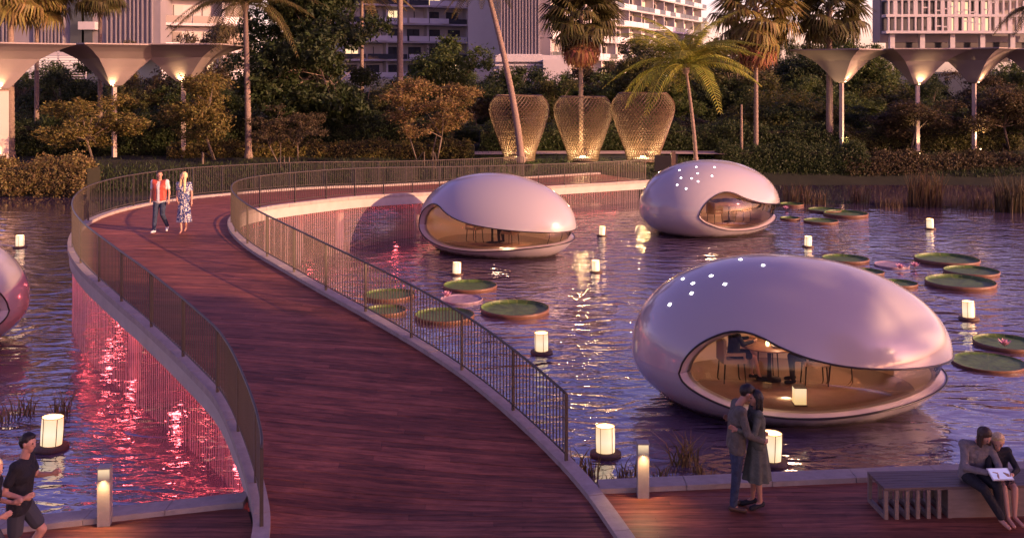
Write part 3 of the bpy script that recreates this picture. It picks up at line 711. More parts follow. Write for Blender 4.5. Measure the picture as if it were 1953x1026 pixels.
for px, py, lab in ((1717,519,'open pink lotus blossom beside the dark ring-like pad'),(1745,516,'smaller pink lotus blossom right of the open one'),(1916,668,'pink lotus blossom by the pad at the right photo edge'),(853,573,'pink lotus blossom at the left rim of the pale pad'),(1499,405,'far pink lotus blossom beyond the tip of the farthest pod')):
    p = P(px, py-3); o = empty('lotus_flower', (p.x, p.y, .06), 0, lab, 'lotus flower', 'pink lotus blossoms on the pond'); s = 1.15
    for ring_, n, tl, q in ((0,9,-.1,1.25),(1,8,.35,1.05),(2,6,.8,.8)):
        for k in range(n):
            c = inst('petal', pmz, o, rot=(0,-tl,2*math.pi*k/n+ring_*.3), sc_=(s*q,s*q,s*q)); c.rotation_mode = 'XYZ'

# ------------------------------------------------------------------ bollards
mat('bollard_stone', (.30,.27,.235), .6, var=.12, scale=10)
mat('bollard_glow', (1,.85,.6), .5, emit=(1,.76,.42), estr=.8)
def glowgrad():
    m = M['bollard_glow']; n = m.node_tree.nodes; l = m.node_tree.links; b = n['Principled BSDF']
    t = n.new('ShaderNodeTexCoord'); s_ = n.new('ShaderNodeSeparateXYZ'); l.new(t.outputs['Object'], s_.inputs[0]); r_ = n.new('ShaderNodeMapRange')
    r_.inputs[1].default_value = .59; r_.inputs[2].default_value = .77; r_.inputs[3].default_value = .0; r_.inputs[4].default_value = .45; r_.interpolation_type = 'SMOOTHSTEP'
    l.new(s_.outputs['Z'], r_.inputs[0]); l.new(r_.outputs[0], b.inputs['Emission Strength']); b.inputs['Base Color'].default_value = (.30,.27,.235,1)
glowgrad()
def make_bollard():
    t = empty('bollard'); b = MB(); b.box((0,0,.31), (.165,.165,.62)); b.build('post', M['bollard_stone'], t)
    b = MB(); b.box((0,.01,.70), (.165,.145,.15)); b.build('head', M['bollard_stone'], t)
    b = MB(); b.box((0,-.066,.68), (.15,.006,.18)); b.build('lens', M['bollard_glow'], t)
    b = MB(); b.box((0,0,.785), (.172,.172,.018)); b.build('cap', M['bollard_stone'], t)
    spot('bollard_light', (0,-.12,.66), (0,-.45,-1), 24, (1,.58,.26), 125, .9, .03, t); return t
bo = make_bollard(); tag(bo, 'short square light bollard on the right terrace, near the end of the bridge railing', 'bollard', 'light bollards on the terrace'); p = P(1226,946,.5); bo.location = p
b2 = copy_tree(bo); b2['label'] = 'short square light bollard on the left terrace, beside the joggers'; b2.location = P(200,999,.5); b2.rotation_euler = (0,0,R(8))

# ------------------------------------------------------------------ bench
mat('bench_wood', (.12,.085,.075), .5, var=.3, scale=5, stretch=(.4,4,4), bump=.2); mat('bench_side', (.20,.155,.13), .55, var=.2, scale=6, stretch=(.5,3,3))
bench = empty('bench', (5.15,14.15,.5), R(3), 'long low bench with slatted seat and ribbed open left end, carrying the seated pair', 'bench')
BL, BD, BH = 3.3, .60, .43
for k in range(7):
    b = MB(); b.box((BL/2, .04+k*(BD/7)+.01, BH-.02), (BL, BD/7-.008, .04)); b.build('seat_slat', M['bench_wood'], bench)
for k in range(7):
    x = .025+k*.15; fm = MB(); fm.box((x, .025, (BH-.04)/2), (.05,.05,BH-.04)); fm.box((x, BD-.025, (BH-.04)/2), (.05,.05,BH-.04)); fm.box((x, BD/2, .03), (.05,BD-.10,.06)); fm.build('rib_frame', M['bench_side'], bench)
b = MB(); b.box((.95+(BL-.95)/2, BD/2, (BH-.04)/2), (BL-.95, BD-.02, BH-.042)); b.build('side_panel', M['bench_side'], bench)
# ------------------------------------------------------------------ people
def capsule(b, p0, r0, p1, r1, n=10):
    p0, p1 = Vector(p0), Vector(p1); d = p1-p0; L = d.length
    if L < 1e-5: b.ball(p0, r0, n, 6); return
    d.normalize(); u = d.orthogonal().normalized(); q = d.cross(u); rings = []
    for k in range(1, 4): a = -math.pi/2+k*math.pi/8; rings.append((p0+d*(r0*math.sin(a)), r0*math.cos(a)))
    rings.append((p0, r0)); rings.append((p1, r1))
    for k in range(1, 4): a = k*math.pi/8; rings.append((p1+d*(r1*math.sin(a)), r1*math.cos(a)))
    vs = []
    for c, r in rings: vs += [c+(u*math.cos(2*math.pi*i/n)+q*math.sin(2*math.pi*i/n))*r for i in range(n)]
    m = len(rings); fs = [(j*n+i, j*n+(i+1) % n, (j+1)*n+(i+1) % n, (j+1)*n+i) for j in range(m-1) for i in range(n)]
    fs += [tuple(range(n-1,-1,-1)), tuple((m-1)*n+i for i in range(n))]; b.add(vs, fs, True)
def remesh(b, vox, sm=4):
    me = b.mesh('tmp', None); o = bpy.data.objects.new('tmp', me); C.objects.link(o)
    r = o.modifiers.new('r', 'REMESH'); r.mode = 'VOXEL'; r.voxel_size = vox; r.use_smooth_shade = True
    s = o.modifiers.new('s', 'SMOOTH'); s.factor = .5; s.iterations = sm
    dg = bpy.context.evaluated_depsgraph_get(); m2 = bpy.data.meshes.new_from_object(o.evaluated_get(dg)); bpy.data.objects.remove(o); bpy.data.meshes.remove(me); return m2
def solid(b, name, m, parent, vox, sm=4):
    me = remesh(b, vox, sm); me.name = name; me.materials.clear(); me.materials.append(m); return inst(name, me, parent)
V = Vector
def person(label, loc, rz, J, skin='skin', hair='hair_black', hairstyle='short', top=None, sleeve='short', legs=None, shoe=None, s=1.0, g=1.0, vox=.011, dress=None, vest=None, heels=False, shorts=False, tank=False, group=None, belt=None):
    """J joints in metres (unscaled): pel, chest, neck, head, face(dir), hip/knee/ank/toe/sh/el/wr/hd [L,R]"""
    root = empty('person', loc, rz, label, 'person', group); root.scale = (s,s,s)
    J = {k: ([V(q) for q in v] if isinstance(v, (list,)) else V(v)) for k, v in J.items()}
    face = J['face'].normalized(); up = (J['head']-J['neck']).normalized(); side = (J['sh'][0]-J['sh'][1]).normalized(); fs_ = face.cross(V((0,0,1))).normalized()
    b = MB(); w = g
    hip0, hip1 = J['hip']; pel, ch, nk = J['pel'], J['chest'], J['neck']; fwd = side.cross(V((0,0,1)))
    def torso(bb, e):
        capsule(bb, hip0*.55+pel*.45, .115*w+e, hip1*.55+pel*.45, .115*w+e)
        mid = pel*.5+ch*.5
        capsule(bb, mid+side*.055, .098*w+e, mid-side*.055, .098*w+e); capsule(bb, pel, .125*w+e, mid, .115*w+e)
        capsule(bb, ch+side*.075, .108*w+e, ch-side*.075, .108*w+e); capsule(bb, mid, .115*w+e, ch, .122*w+e)
        for q in J['sh']: capsule(bb, ch*.5+nk*.5, .062*w+e, q, .055*w+e); capsule(bb, ch+(q-ch)*.5, .085*w+e, q, .058*w+e)
        for q in (0,1): capsule(bb, ch+side*(.06 if q == 0 else -.06), .1*w+e, J['hip'][q], .09*w+e)
    torso(b, -.004)
    capsule(b, nk-up*.03, .056*w, J['head']-up*.05, .052*w)
    hd = J['head']; b.ball(hd+up*.02-face*.012, (.078,.078,.098), 14, 10); b.ball(hd+up*.015+face*.012, (.072,.072,.085), 14, 10)
    capsule(b, hd-up*.045+face*.045, .045, hd-up*.075+face*.052, .032)      # jaw
    capsule(b, hd+up*.01+face*.080, .012, hd-up*.018+face*.096, .015, 8)      # nose
    for sg in (-1,1): capsule(b, hd+fs_*sg*.077+up*.01, .014, hd+fs_*sg*.077-up*.022, .011, 8)
    for q in (0,1):
        capsule(b, J['sh'][q], .048*w, J['el'][q], .038*w); capsule(b, J['el'][q], .040*w, J['wr'][q], .026*w)
        h = (J['hd'][q]-J['wr'][q]).normalized(); pn = (h.cross(V((0,0,1))) if abs(h.z) < .9 else h.cross(V((0,1,0)))).normalized(); lat = h.cross(pn).normalized()
        pc = J['wr'][q]+h*.055; capsule(b, J['wr'][q]+h*.01, .027, pc+lat*.016, .019); capsule(b, J['wr'][q]+h*.01, .027, pc-lat*.016, .019)
        for k, (lo, ln) in enumerate(((.032,.062),(.011,.072),(-.011,.068),(-.032,.052))):
            f0 = pc+lat*lo*.9+h*.018; f1 = f0+h*ln*.55; f2 = f1+(h*.6-pn*.75).normalized()*ln*.45
            capsule(b, f0, .0095, f1, .0088, 8); capsule(b, f1, .0088, f2, .0078, 8)
        t0 = J['wr'][q]+h*.03+lat*.024; t1 = t0+(h*.6+lat*.7-pn*.3).normalized()*.035; capsule(b, t0, .013, t1, .011, 8); capsule(b, t1, .011, t1+(h*.8-pn*.6).normalized()*.026, .009, 8)
        capsule(b, J['hip'][q], .088*w, J['knee'][q], .056*w); capsule(b, J['knee'][q], .056*w, J['knee'][q]*.6+J['ank'][q]*.4, .055*w); capsule(b, J['knee'][q]*.6+J['ank'][q]*.4, .054*w, J['ank'][q], .034*w)
        capsule(b, J['ank'][q]-V((0,0,.02)), .036*w, J['toe'][q], .024)
    solid(b, 'body', M[skin], root, vox)
    # hair
    hb = MB()
    if hairstyle != 'none':
        hb.ball(hd+up*.045-face*.024, (.086,.086,.088), 14, 10); hb.ball(hd+up*.01-face*.05, (.076,.076,.09), 14, 10)
        if hairstyle == 'short': hb.ball(hd+up*.085+face*.002, (.062,.062,.036), 12, 8)
        if hairstyle in ('long','bob'):
            L = .36 if hairstyle == 'long' else .14
            for sg in (-1,0,1):
                capsule(hb, hd+fs_*sg*.055-face*.04+up*.02, .05, hd+fs_*sg*.065-face*.055-V((0,0,L)), .032)
            for sg in (-1,1): capsule(hb, hd+fs_*sg*.075+up*.03-face*.005, .026, hd+fs_*sg*.085-V((0,0,L*.85))+face*.01, .022)
        if hairstyle == 'front':
            for sg, f in ((-1,.02),(.2,-.05),(1,.0),(.7,.06)): capsule(hb, hd+fs_*sg*.05+face*f*.5+up*.03, .048, hd+fs_*sg*.085+face*(f+.04)-V((0,0,.40)), .034)
        if hairstyle == 'bun': hb.ball(hd-face*.11+up*.01, .05, 10, 8)
        if hairstyle == 'tail': capsule(hb, hd-face*.10+up*.04, .035, hd-face*.17-up*.12, .022)
        hm = solid(hb, 'hair', M[hair], root, vox*.9, 3); hr = random.Random(3)
        for v_ in hm.data.vertices: v_.co = v_.co*1.0+V((hr.uniform(-1,1), hr.uniform(-1,1), hr.uniform(-1,1)))*.0035
    if hairstyle != 'front':
        for sg in (-1,1):
            eb = MB(); eb.ball(hd+fs_*sg*.030+face*.079+up*.020, .0085, 8, 6); eb.build('eye', M['hair_black'], root)
    # clothing
    if top:
        tb = MB(); torso(tb, .021)
        for q in (0,1):
            sh, el, wr = J['sh'][q], J['el'][q], J['wr'][q]
            if tank: continue
            if sleeve == 'short': capsule(tb, sh, .064*w, sh+(el-sh)*.62, .062*w)
            else: capsule(tb, sh, .064*w, el, .055*w); capsule(tb, el, .055*w, el+(wr-el)*.92, .042*w)
        if belt: capsule(tb, hip0-V((0,0,belt)), .118*w, hip1-V((0,0,belt)), .118*w)
        solid(tb, 'top', M[top], root, vox)
    if vest:
        vb = MB(); torso(vb, .030); me = remesh(vb, vox); me.name = 'vest'; me.materials.clear(); me.materials.append(M[vest])
        import bmesh
        bm = bmesh.new(); bm.from_mesh(me); kill = []
        for v in bm.verts:
            rel_ = v.co-ch; fr = rel_.dot(fwd if fwd.dot(face) > 0 else -fwd)
            if (fr > .05 and abs(rel_.dot(side)) < .045) or abs(rel_.dot(side)) > .195 or v.co.z < pel.z-.03 or v.co.z > nk.z+.02: kill.append(v)
        bmesh.ops.delete(bm, geom=kill, context='VERTS'); bm.to_mesh(me); bm.free(); inst('vest', me, root)
    if legs:
        lb = MB(); capsule(lb, hip0*.55+pel*.45, .128*w, hip1*.55+pel*.45, .128*w); capsule(lb, pel+V((0,0,.06)), .128*w, pel, .13*w)
        for q in (0,1):
            hp, kn, an = J['hip'][q], J['knee'][q], J['ank'][q]
            if shorts: capsule(lb, hp, .108*w, hp+(kn-hp)*.72, .092*w)
            else: capsule(lb, hp, .102*w, kn, .072*w); capsule(lb, kn, .072*w, an+V((0,0,.02)), .054*w)
        solid(lb, 'shorts' if shorts else 'trousers', M[legs], root, vox)
    if dress:
        m, zt, zb, rt, rb, sq = dress; db = MB(); nseg = 48; rows = 9; vs = []
        for i in range(rows+1):
            f = i/rows; z = zt+(zb-zt)*f; c = V((pel.x*(1-f)+(J['ank'][0].x+J['ank'][1].x)/2*f*.6+pel.x*f*.4, pel.y*(1-f)+(J['ank'][0].y+J['ank'][1].y)/2*f*.6+pel.y*f*.4, z)); rr = rt+(rb-rt)*f**.8
            for k in range(nseg):
                a = 2*math.pi*k/nseg; r2 = rr*(1+.10*f*math.sin(9*a+.7)+.05*f*math.sin(5*a)); vs.append(c+side*r2*math.cos(a)+fwd*r2*math.sin(a)*sq)
        db.add(vs, [(i*nseg+k, i*nseg+(k+1) % nseg, (i+1)*nseg+(k+1) % nseg, (i+1)*nseg+k) for i in range(rows) for k in range(nseg)], True); db.build('skirt', M[m], root)
    if shoe:
        for q in (0,1):
            sb = MB(); an, to = J['ank'][q], J['toe'][q]; d = (to-an); d.z = 0; d.normalize()
            capsule(sb, an-V((0,0,.035))-d*.03, .045*w, V((to.x,to.y,to.z+.004)), .036); 
            if heels: capsule(sb, an-V((0,0,.02))-d*.04, .02, an-V((0,0,.075))-d*.045, .008, 6)
            solid(sb, 'shoe', M[shoe], root, vox*.8, 2)
    return root
def J_(**k): return k
# embracing couple (side on): man faces +X, woman faces -X
pc = P(1404, 970, .5)
man = person('man in a brown jacket and jeans embracing a woman on the terrace', (pc.x, pc.y, .5), 0, J_(
 pel=(0,0,.94), chest=(.02,0,1.28), neck=(.06,0,1.50), head=(.155,0,1.635), face=(1,0,-.75),
 hip=[(0,.09,.92),(0,-.09,.92)], knee=[(.03,.10,.50),(-.02,-.10,.50)], ank=[(.0,.11,.09),(-.06,-.10,.09)], toe=[(.15,.13,.03),(.09,-.13,.03)],
 sh=[(.04,.185,1.43),(.04,-.185,1.43)], el=[(.12,.26,1.15),(.10,-.27,1.14)], wr=[(.36,.16,1.03),(.34,-.20,1.02)], hd=[(.46,.10,1.02),(.44,-.10,1.0)]),
 skin='skin_dark', top='cloth_grey', sleeve='long', legs='jeans', shoe='shoe_brown', vox=.0095, belt=.04)
woman = person('woman in an olive dress and black heels leaning into the terrace man', (pc.x+.30, pc.y+.0, .53), R(180), J_(
 pel=(0,0,.92), chest=(.01,0,1.22), neck=(.02,0,1.42), head=(.035,.02,1.535), face=(1,.25,.05),
 hip=[(0,.08,.90),(0,-.08,.90)], knee=[(.01,.07,.50),(.03,-.06,.50)], ank=[(-.03,.06,.10),(.05,-.07,.10)], toe=[(.10,.08,.01),(.19,-.09,.01)],
 sh=[(.02,.16,1.35),(.02,-.16,1.35)], el=[(.10,.24,1.10),(.12,-.23,1.12)], wr=[(.33,.22,1.16),(.34,-.21,1.17)], hd=[(.42,.20,1.20),(.43,-.18,1.22)]),
 skin='skin_dark', top='cloth_olive', sleeve='long', shoe='cloth_black', heels=True, g=.86, vox=.0095, hairstyle='bob', dress=('cloth_olive',1.0,.40,.125,.225,.85))
# strolling couple
pw = P(305, 443, 2.1)
person('man in a red vest and dark jeans strolling on the bridge', (pw.x, pw.y, 2.1), R(180), J_(
 pel=(0,0,.93), chest=(0,.01,1.27), neck=(0,.01,1.49), head=(0,.03,1.63), face=(-.55,1,-.02),
 hip=[(.09,0,.91),(-.09,0,.91)], knee=[(.10,.10,.50),(-.10,.09,.52)], ank=[(.10,.20,.09),(-.16,-.14,.16)], toe=[(.12,.34,.05),(-.19,.0,.05)],
 sh=[(.19,0,1.43),(-.19,0,1.43)], el=[(.25,-.05,1.16),(-.26,-.02,1.16)], wr=[(.25,.05,.93),(-.27,.06,.92)], hd=[(.25,.08,.83),(-.27,.10,.83)]),
 hair='hair_brown', top='cloth_white', sleeve='short', legs='jeans', shoe='shoe_white', vest='vest_red', vox=.013)
person('blonde woman in a blue and white floral dress strolling on the bridge', (pw.x+.69, pw.y-.02, 2.1), R(180), J_(
 pel=(0,0,.95), chest=(0,.01,1.24), neck=(0,.01,1.45), head=(0,.02,1.59), face=(.5,1,-.1),
 hip=[(.08,0,.92),(-.08,0,.92)], knee=[(.07,.08,.50),(-.05,.0,.52)], ank=[(.03,.14,.09),(-.02,-.12,.12)], toe=[(.03,.27,.02),(-.02,.0,.05)],
 sh=[(.16,0,1.37),(-.16,0,1.37)], el=[(.20,-.03,1.12),(-.22,.0,1.12)], wr=[(.17,.10,.92),(-.23,.03,.88)], hd=[(.12,.13,.84),(-.23,.05,.79)]),
 hair='hair_blond', hairstyle='front', top='dress_floral', sleeve='short', g=.88, vox=.013, dress=('dress_floral',1.02,.30,.13,.20,.85))
# joggers
pj = V((PX(40,12.5), 12.5, .5))
person('male jogger in a black shirt and dark shorts at the lower left', tuple(pj), R(5), J_(
 pel=(-.02,0,.94), chest=(.02,0,1.29), neck=(.05,0,1.51), head=(.09,-.0,1.655), face=(1,-.35,-.12),
 hip=[(-.02,.09,.92),(-.02,-.09,.92)], knee=[(.22,.09,.56),(-.04,-.09,.50)], ank=[(.02,.10,.26),(-.12,-.09,.10)], toe=[(.14,.10,.16),(.02,-.10,.04)],
 sh=[(.02,.19,1.44),(.01,-.19,1.43)], el=[(.10,.25,1.17),(-.10,-.27,1.16)], wr=[(.30,.19,1.20),(.14,-.30,1.10)], hd=[(.39,.15,1.25),(.23,-.28,1.13)]),
 top='cloth_black', sleeve='short', legs='shorts_grey', shorts=True, shoe='shoe_white', vox=.0095, belt=.03)
pj2 = V((PX(-30,11.9), 11.9, .5))
person('blonde female jogger in a black sports top, half cut by the left photo edge', tuple(pj2), R(0), J_(
 pel=(0,0,.93), chest=(.05,0,1.25), neck=(.09,0,1.44), head=(.13,0,1.575), face=(1,-.3,-.1),
 hip=[(0,.08,.90),(0,-.08,.90)], knee=[(.20,.08,.56),(-.02,-.08,.50)], ank=[(.0,.08,.24),(-.10,-.08,.10)], toe=[(.12,.08,.15),(.02,-.08,.04)],
 sh=[(.07,.16,1.38),(.07,-.16,1.37)], el=[(.02,.22,1.13),(.06,-.24,1.11)], wr=[(.24,.2,1.10),(.28,-.20,1.10)], hd=[(.33,.17,1.14),(.37,-.17,1.13)]),
 hair='hair_blond', hairstyle='tail', top='cloth_black', tank=True, legs='shorts_grey', shorts=True, shoe='shoe_white', g=.86, vox=.0095)
# bench pair
zb = .43
bx, by = 6.47, 14.33
person('dark haired adult in a grey sweater on the bench, pointing at a tablet', (bx, by+.08, .5), R(0), J_(
 pel=(0,.04,zb+.10), chest=(.03,-.05,zb+.42), neck=(.05,-.14,zb+.62), head=(.08,-.22,zb+.71), face=(.45,-1,-.9),
 hip=[(.09,.0,zb+.09),(-.09,.0,zb+.09)], knee=[(.16,-.42,zb+.10),(-.02,-.42,zb+.06)], ank=[(.20,-.46,zb-.34),(.16,-.52,zb-.30)], toe=[(.24,-.60,zb-.40),(.22,-.64,zb-.38)],
 sh=[(.20,-.07,zb+.54),(-.15,-.09,zb+.55)], el=[(.28,-.20,zb+.30),(-.20,-.24,zb+.28)], wr=[(.22,-.38,zb+.26),(.05,-.40,zb+.27)], hd=[(.26,-.46,zb+.26),(.14,-.44,zb+.26)]),
 skin='skin', hair='hair_brown', hairstyle='bob', top='sweater', sleeve='long', legs='cloth_black', shoe=None, vox=.0095, g=.95)
person('blond child in a dark top and printed skirt sitting on the bench beside the adult', (bx+.33, by+.04, .5), R(0), J_(
 pel=(0,.04,zb+.09), chest=(-.01,-.0,zb+.34), neck=(-.02,-.05,zb+.50), head=(-.03,-.10,zb+.60), face=(-.35,-1,-.6),
 hip=[(.07,.0,zb+.08),(-.07,.0,zb+.08)], knee=[(.08,-.36,zb+.06),(-.07,-.36,zb+.07)], ank=[(.06,-.40,zb-.30),(-.05,-.44,zb-.30)], toe=[(.10,-.54,zb-.37),(-.03,-.57,zb-.37)],
 sh=[(.14,-.02,zb+.44),(-.14,-.04,zb+.44)], el=[(.20,-.18,zb+.25),(-.19,-.18,zb+.24)], wr=[(.06,-.34,zb+.24),(-.14,-.36,zb+.24)], hd=[(-.0,-.40,zb+.25),(-.18,-.42,zb+.25)]),
 hair='hair_blond', hairstyle='short', top='cloth_black', sleeve='long', g=.78, vox=.0095, legs='skirt_print', shorts=True)
tb = empty('tablet', (bx+.19, by-.36, .5+zb+.27), R(4), 'glowing white tablet held between the adult and the child on the bench', 'tablet')
b = MB(); b.box((0,0,0), (.30,.20,.012), 0, Matrix.Rotation(R(28), 3, 'X')); b.build('case', M['cloth_white'], tb)
mat('screen', (.6,.6,.8), .2, emit=(.75,.72,1), estr=.2); b = MB(); b.box((0,-.004,.0085), (.27,.17,.004), 0, Matrix.Rotation(R(28), 3, 'X')); b.build('screen', M['screen'], tb)
# diners in the largest pod
def sitJ(cross=False): return J_(pel=(0,0,.56), chest=(.02,0,.88), neck=(.04,0,1.10), head=(.07,0,1.24), face=(1,0,-.1),
 hip=[(.02,.09,.55),(.02,-.09,.55)], knee=[(.44,.09,.54),(.42,-.09,.52)], ank=[(.42,.10,.10),(.52 if cross else .38,-.10,.12)], toe=[(.56,.12,.04),(.66 if cross else .52,-.12,.05)],
 sh=[(.03,.18,1.03),(.03,-.18,1.03)], el=[(.14,.23,.80),(.14,-.23,.80)], wr=[(.38,.16,.84),(.38,-.14,.84)], hd=[(.46,.12,.86),(.46,-.10,.86)])
d1 = person('woman in a short dark dress and heels seated inside the largest pod', (0,0,0), 0, sitJ(True), top='cloth_black', sleeve='long', shoe='cloth_black', heels=True, g=.85, hairstyle='bob', vox=.014, legs='cloth_black', shorts=True)
place(d1, podA, -1.12, .14, 6)
d2 = person('man in a dark suit seated right of the table inside the largest pod', (0,0,0), 0, sitJ(), top='cloth_black', sleeve='long', legs='cloth_black', shoe='cloth_black', vox=.014)
place(d2, podA, .48, .02, 178)
d3 = copy_tree(d2); d3['label'] = 'dark-clad person seated at the table inside the pod by the bridge bend'; place(d3, podB, .62, -.1, 180)
# ------------------------------------------------------------------ vegetation builders
def crown_mesh(name, blobs, nclus, per, leaf, m, seed, csize=.16, flat=.75):
    r = np.random.RandomState(seed); blobs = np.array(blobs, float); vol = blobs[:,3]*blobs[:,4]*blobs[:,5]; pr = vol**.75; pr /= pr.sum()
    bi = r.choice(len(blobs), nclus, p=pr); B = blobs[bi]; d = r.normal(size=(nclus,3)); d /= np.linalg.norm(d,axis=1)[:,None]
    rad = r.uniform(.55,1.05,nclus)**.6; cc = B[:,:3]+d*B[:,3:6]*rad[:,None]
    sc = csize*r.uniform(.6,1.5,nclus)
    c = np.repeat(cc, per, 0); off_ = r.normal(size=(nclus*per,3))*.5; off_[:,2] *= flat; c = c+off_*np.repeat(sc, per)[:,None]
    n = len(c); dn = np.repeat(d, per, 0); nv = dn*.6+r.normal(size=(n,3))*.75+np.array([0,0,.35]); nv /= np.linalg.norm(nv,axis=1)[:,None]
    a = np.cross(nv, r.normal(size=(n,3))); a /= np.linalg.norm(a,axis=1)[:,None]; b_ = np.cross(nv, a)
    L = leaf*r.uniform(.55,1.35,n)[:,None]; Wd = L*.42
    V4 = np.stack([c-a*L*.5, c+b_*Wd*.5-nv*L*.06, c+a*L*.5, c-b_*Wd*.5-nv*L*.06], 1).reshape(-1,3)
    Fq = np.arange(n*4).reshape(-1,4); return qmesh(name, V4, Fq, M[m]), cc
def branch_mesh(name, h, r0, targets, m, seed, multi=1, lean=0, split=.4):
    rr = random.Random(seed); b = MB(); bases = []
    for k in range(multi):
        a = 2*math.pi*k/max(1,multi)+rr.uniform(-.4,.4); sp = 0 if multi == 1 else .25
        p0 = V((sp*.3*math.cos(a), sp*.3*math.sin(a), -.3)); top = V((sp*h*math.cos(a)*.9+lean, sp*h*math.sin(a)*.9, h*split)); mid = (p0+top)/2+V((rr.uniform(-.08,.08), rr.uniform(-.08,.08), 0))
        b.tube([p0, V((p0.x,p0.y,.1)), mid, top], [r0*1.25, r0, r0*.8, r0*.62], 8); bases.append(top)
    for t in targets:
        t = V(t); s = min(bases, key=lambda q: (q-t).length); md = s*.5+t*.5+V((rr.uniform(-.15,.15), rr.uniform(-.15,.15), rr.uniform(-.1,.25)))*h*.12
        b.tube([s-V((0,0,r0)), md, t], [r0*.5, r0*.3, r0*.10], 5)
        for _ in range(2):
            e_ = md+V((rr.uniform(-1,1), rr.uniform(-1,1), rr.uniform(.1,.8)))*h*.14; b.tube([md, e_], [r0*.2, r0*.06], 4)
    return b.mesh(name, M[m])
TC = {}
def tree(label, x, y, h, w_, kind='round', leafm='leaf_olive', var=0, z=1.35, group=None, n=1.0, leaf=None, cat='tree', dens=1.0, d=None):
    key = (kind, leafm, var, n)
    if key not in TC:
        rr = random.Random(hash(kind) % 97+var*13) if False else random.Random(len(kind)*31+var*13)
        bl = []
        if kind == 'round':      # unit: height 1, width 1, crown from .3
            for _ in range(13):
                a, q, zz = rr.uniform(0,6.28), rr.uniform(.05,.34), rr.uniform(.28,.84); s = .155*(1-.30*abs(zz-.56)/.3)
                bl.append((q*math.cos(a), q*math.sin(a), zz, s*rr.uniform(.8,1.3), s*rr.uniform(.8,1.3), s*.72))
            nc, per, lf, cs, multi, sp = 330, 34, .030, .052, 1, .34
        elif kind == 'airy':
            for _ in range(17):
                a, q, zz = rr.uniform(0,6.28), rr.uniform(.10,.42), rr.uniform(.34,.92); s = .115
                q *= (1-.5*max(0, zz-.7)/.3); bl.append((q*math.cos(a), q*math.sin(a), zz, s*rr.uniform(.8,1.4), s*rr.uniform(.8,1.4), s*.6))
            nc, per, lf, cs, multi, sp = 300, 30, .028, .050, 3, .30
        elif kind == 'tall':
            for _ in range(24):
                zz = rr.uniform(.22,.93); a, q = rr.uniform(0,6.28), rr.uniform(.05,.40)*(1-.55*abs(zz-.5)/.5); s = .145
                bl.append((q*math.cos(a), q*math.sin(a), zz, s*rr.uniform(.7,1.4), s*rr.uniform(.7,1.4), s*.6*rr.uniform(.7,1.1)))
            nc, per, lf, cs, multi, sp = 520, 34, .024, .040, 1, .5
        else:                    # low bush: fills to the ground
            for _ in range(12):
                a, q, zz = rr.uniform(0,6.28), rr.uniform(0,.38), rr.uniform(.2,.75); s = .2
                bl.append((q*math.cos(a), q*math.sin(a), zz, s, s, s*.9))
            nc, per, lf, cs, multi, sp = 260, 36, .040, .060, 2, .3
        cm, _ = crown_mesh('crown', bl, int(nc*n), per, leaf or lf, leafm, 5+var, cs)
        tm = branch_mesh('trunk', 1.0, .017 if kind != 'airy' else .011, [q[:3] for q in bl], 'trunk_bark', var, multi, 0, sp)
        TC[key] = (cm, tm)
    cm, tm = TC[key]; o = empty('tree' if cat == 'tree' else 'bush', (x, y, z), rnd.uniform(0,6.28), label, cat, group)
    dd_ = d or w_
    inst('crown', cm, o, sc_=(w_, dd_, h)); inst('trunk', tm, o, sc_=((w_+h)/2,(dd_+h)/2,h)); return o
def TR(label, px, ytop, Y, wpx, **k):
    z = k.pop('z', 1.35); h = (PZ(ytop, Y)-z)/.97; return tree(label, PX(px, Y), Y, h, wpx*Y/F/.88, z=z, **k)
# trees named in the picture
TR('small orange-brown tree by the left end of the bridge railing, above the clipped hedge', 165, 172, 58, 205, kind='round', leafm='leaf_amber', var=1)
TR('olive-brown round-crowned tree behind the strolling couple', 388, 132, 60, 190, kind='round', leafm='leaf_amber', var=2)
TR('tall dark leafy tree rising to the top of the photo left of centre', 612, -30, 66, 290, kind='tall', leafm='leaf_dark', var=0, n=2.0, leaf=.030)
TR('tall dark tree close behind the tall leafy tree, its crown showing on the left', 560, 10, 71, 230, kind='tall', leafm='leaf_green', var=1, n=1.8)
TR('dark tree filling in right of the tall leafy tree trunk', 690, 120, 70, 130, kind='round', leafm='leaf_dark', var=3, n=1.3)
TR('spreading rust-orange multi-stemmed tree behind the railing, left of the woven baskets', 822, 152, 61, 195, kind='airy', leafm='leaf_rust', var=3, n=1.5)
TR('small dark bare-stemmed tree behind the railing below the tall leafy tree', 545, 195, 59.5, 150, kind='airy', leafm='leaf_brown', var=4)
TR('round dark green tree in front of the white balcony building at centre', 850, 48, 78, 190, kind='round', leafm='leaf_green', var=5, n=1.3)
TR('broad dark tree behind the middle and right baskets', 1235, 62, 84, 190, kind='round', leafm='leaf_olive', var=6, n=1.3)
TR('yellow-lit bushy tree behind the hedge, left of the slender lit column', 1515, 150, 74, 150, kind='bush', leafm='leaf_yellow', var=7)
TR('dull brown round tree standing in front of the middle canopy column', 1745, 178, 67.5, 190, kind='round', leafm='leaf_brown', var=8, n=1.4)
TR('brown tree filling the right photo edge below the canopies', 1915, 150, 68, 190, kind='round', leafm='leaf_brown', var=9, n=1.4)
TR('dark tree behind the left canopies, between two palm trunks', 120, 100, 76, 170, kind='round', leafm='leaf_dark', var=1, n=1.2)
TR('small lit tree crown between the left canopies and the grey building', 250, 70, 88, 120, kind='round', leafm='leaf_amber', var=3)
TR('dark tree in front of the cream facade at upper left', 385, 40, 86, 160, kind='airy', leafm='leaf_brown', var=5, n=1.4)
TR('dark tree behind the leaning palm trunk', 985, 118, 86, 150, kind='round', leafm='leaf_dark', var=2, n=1.2)
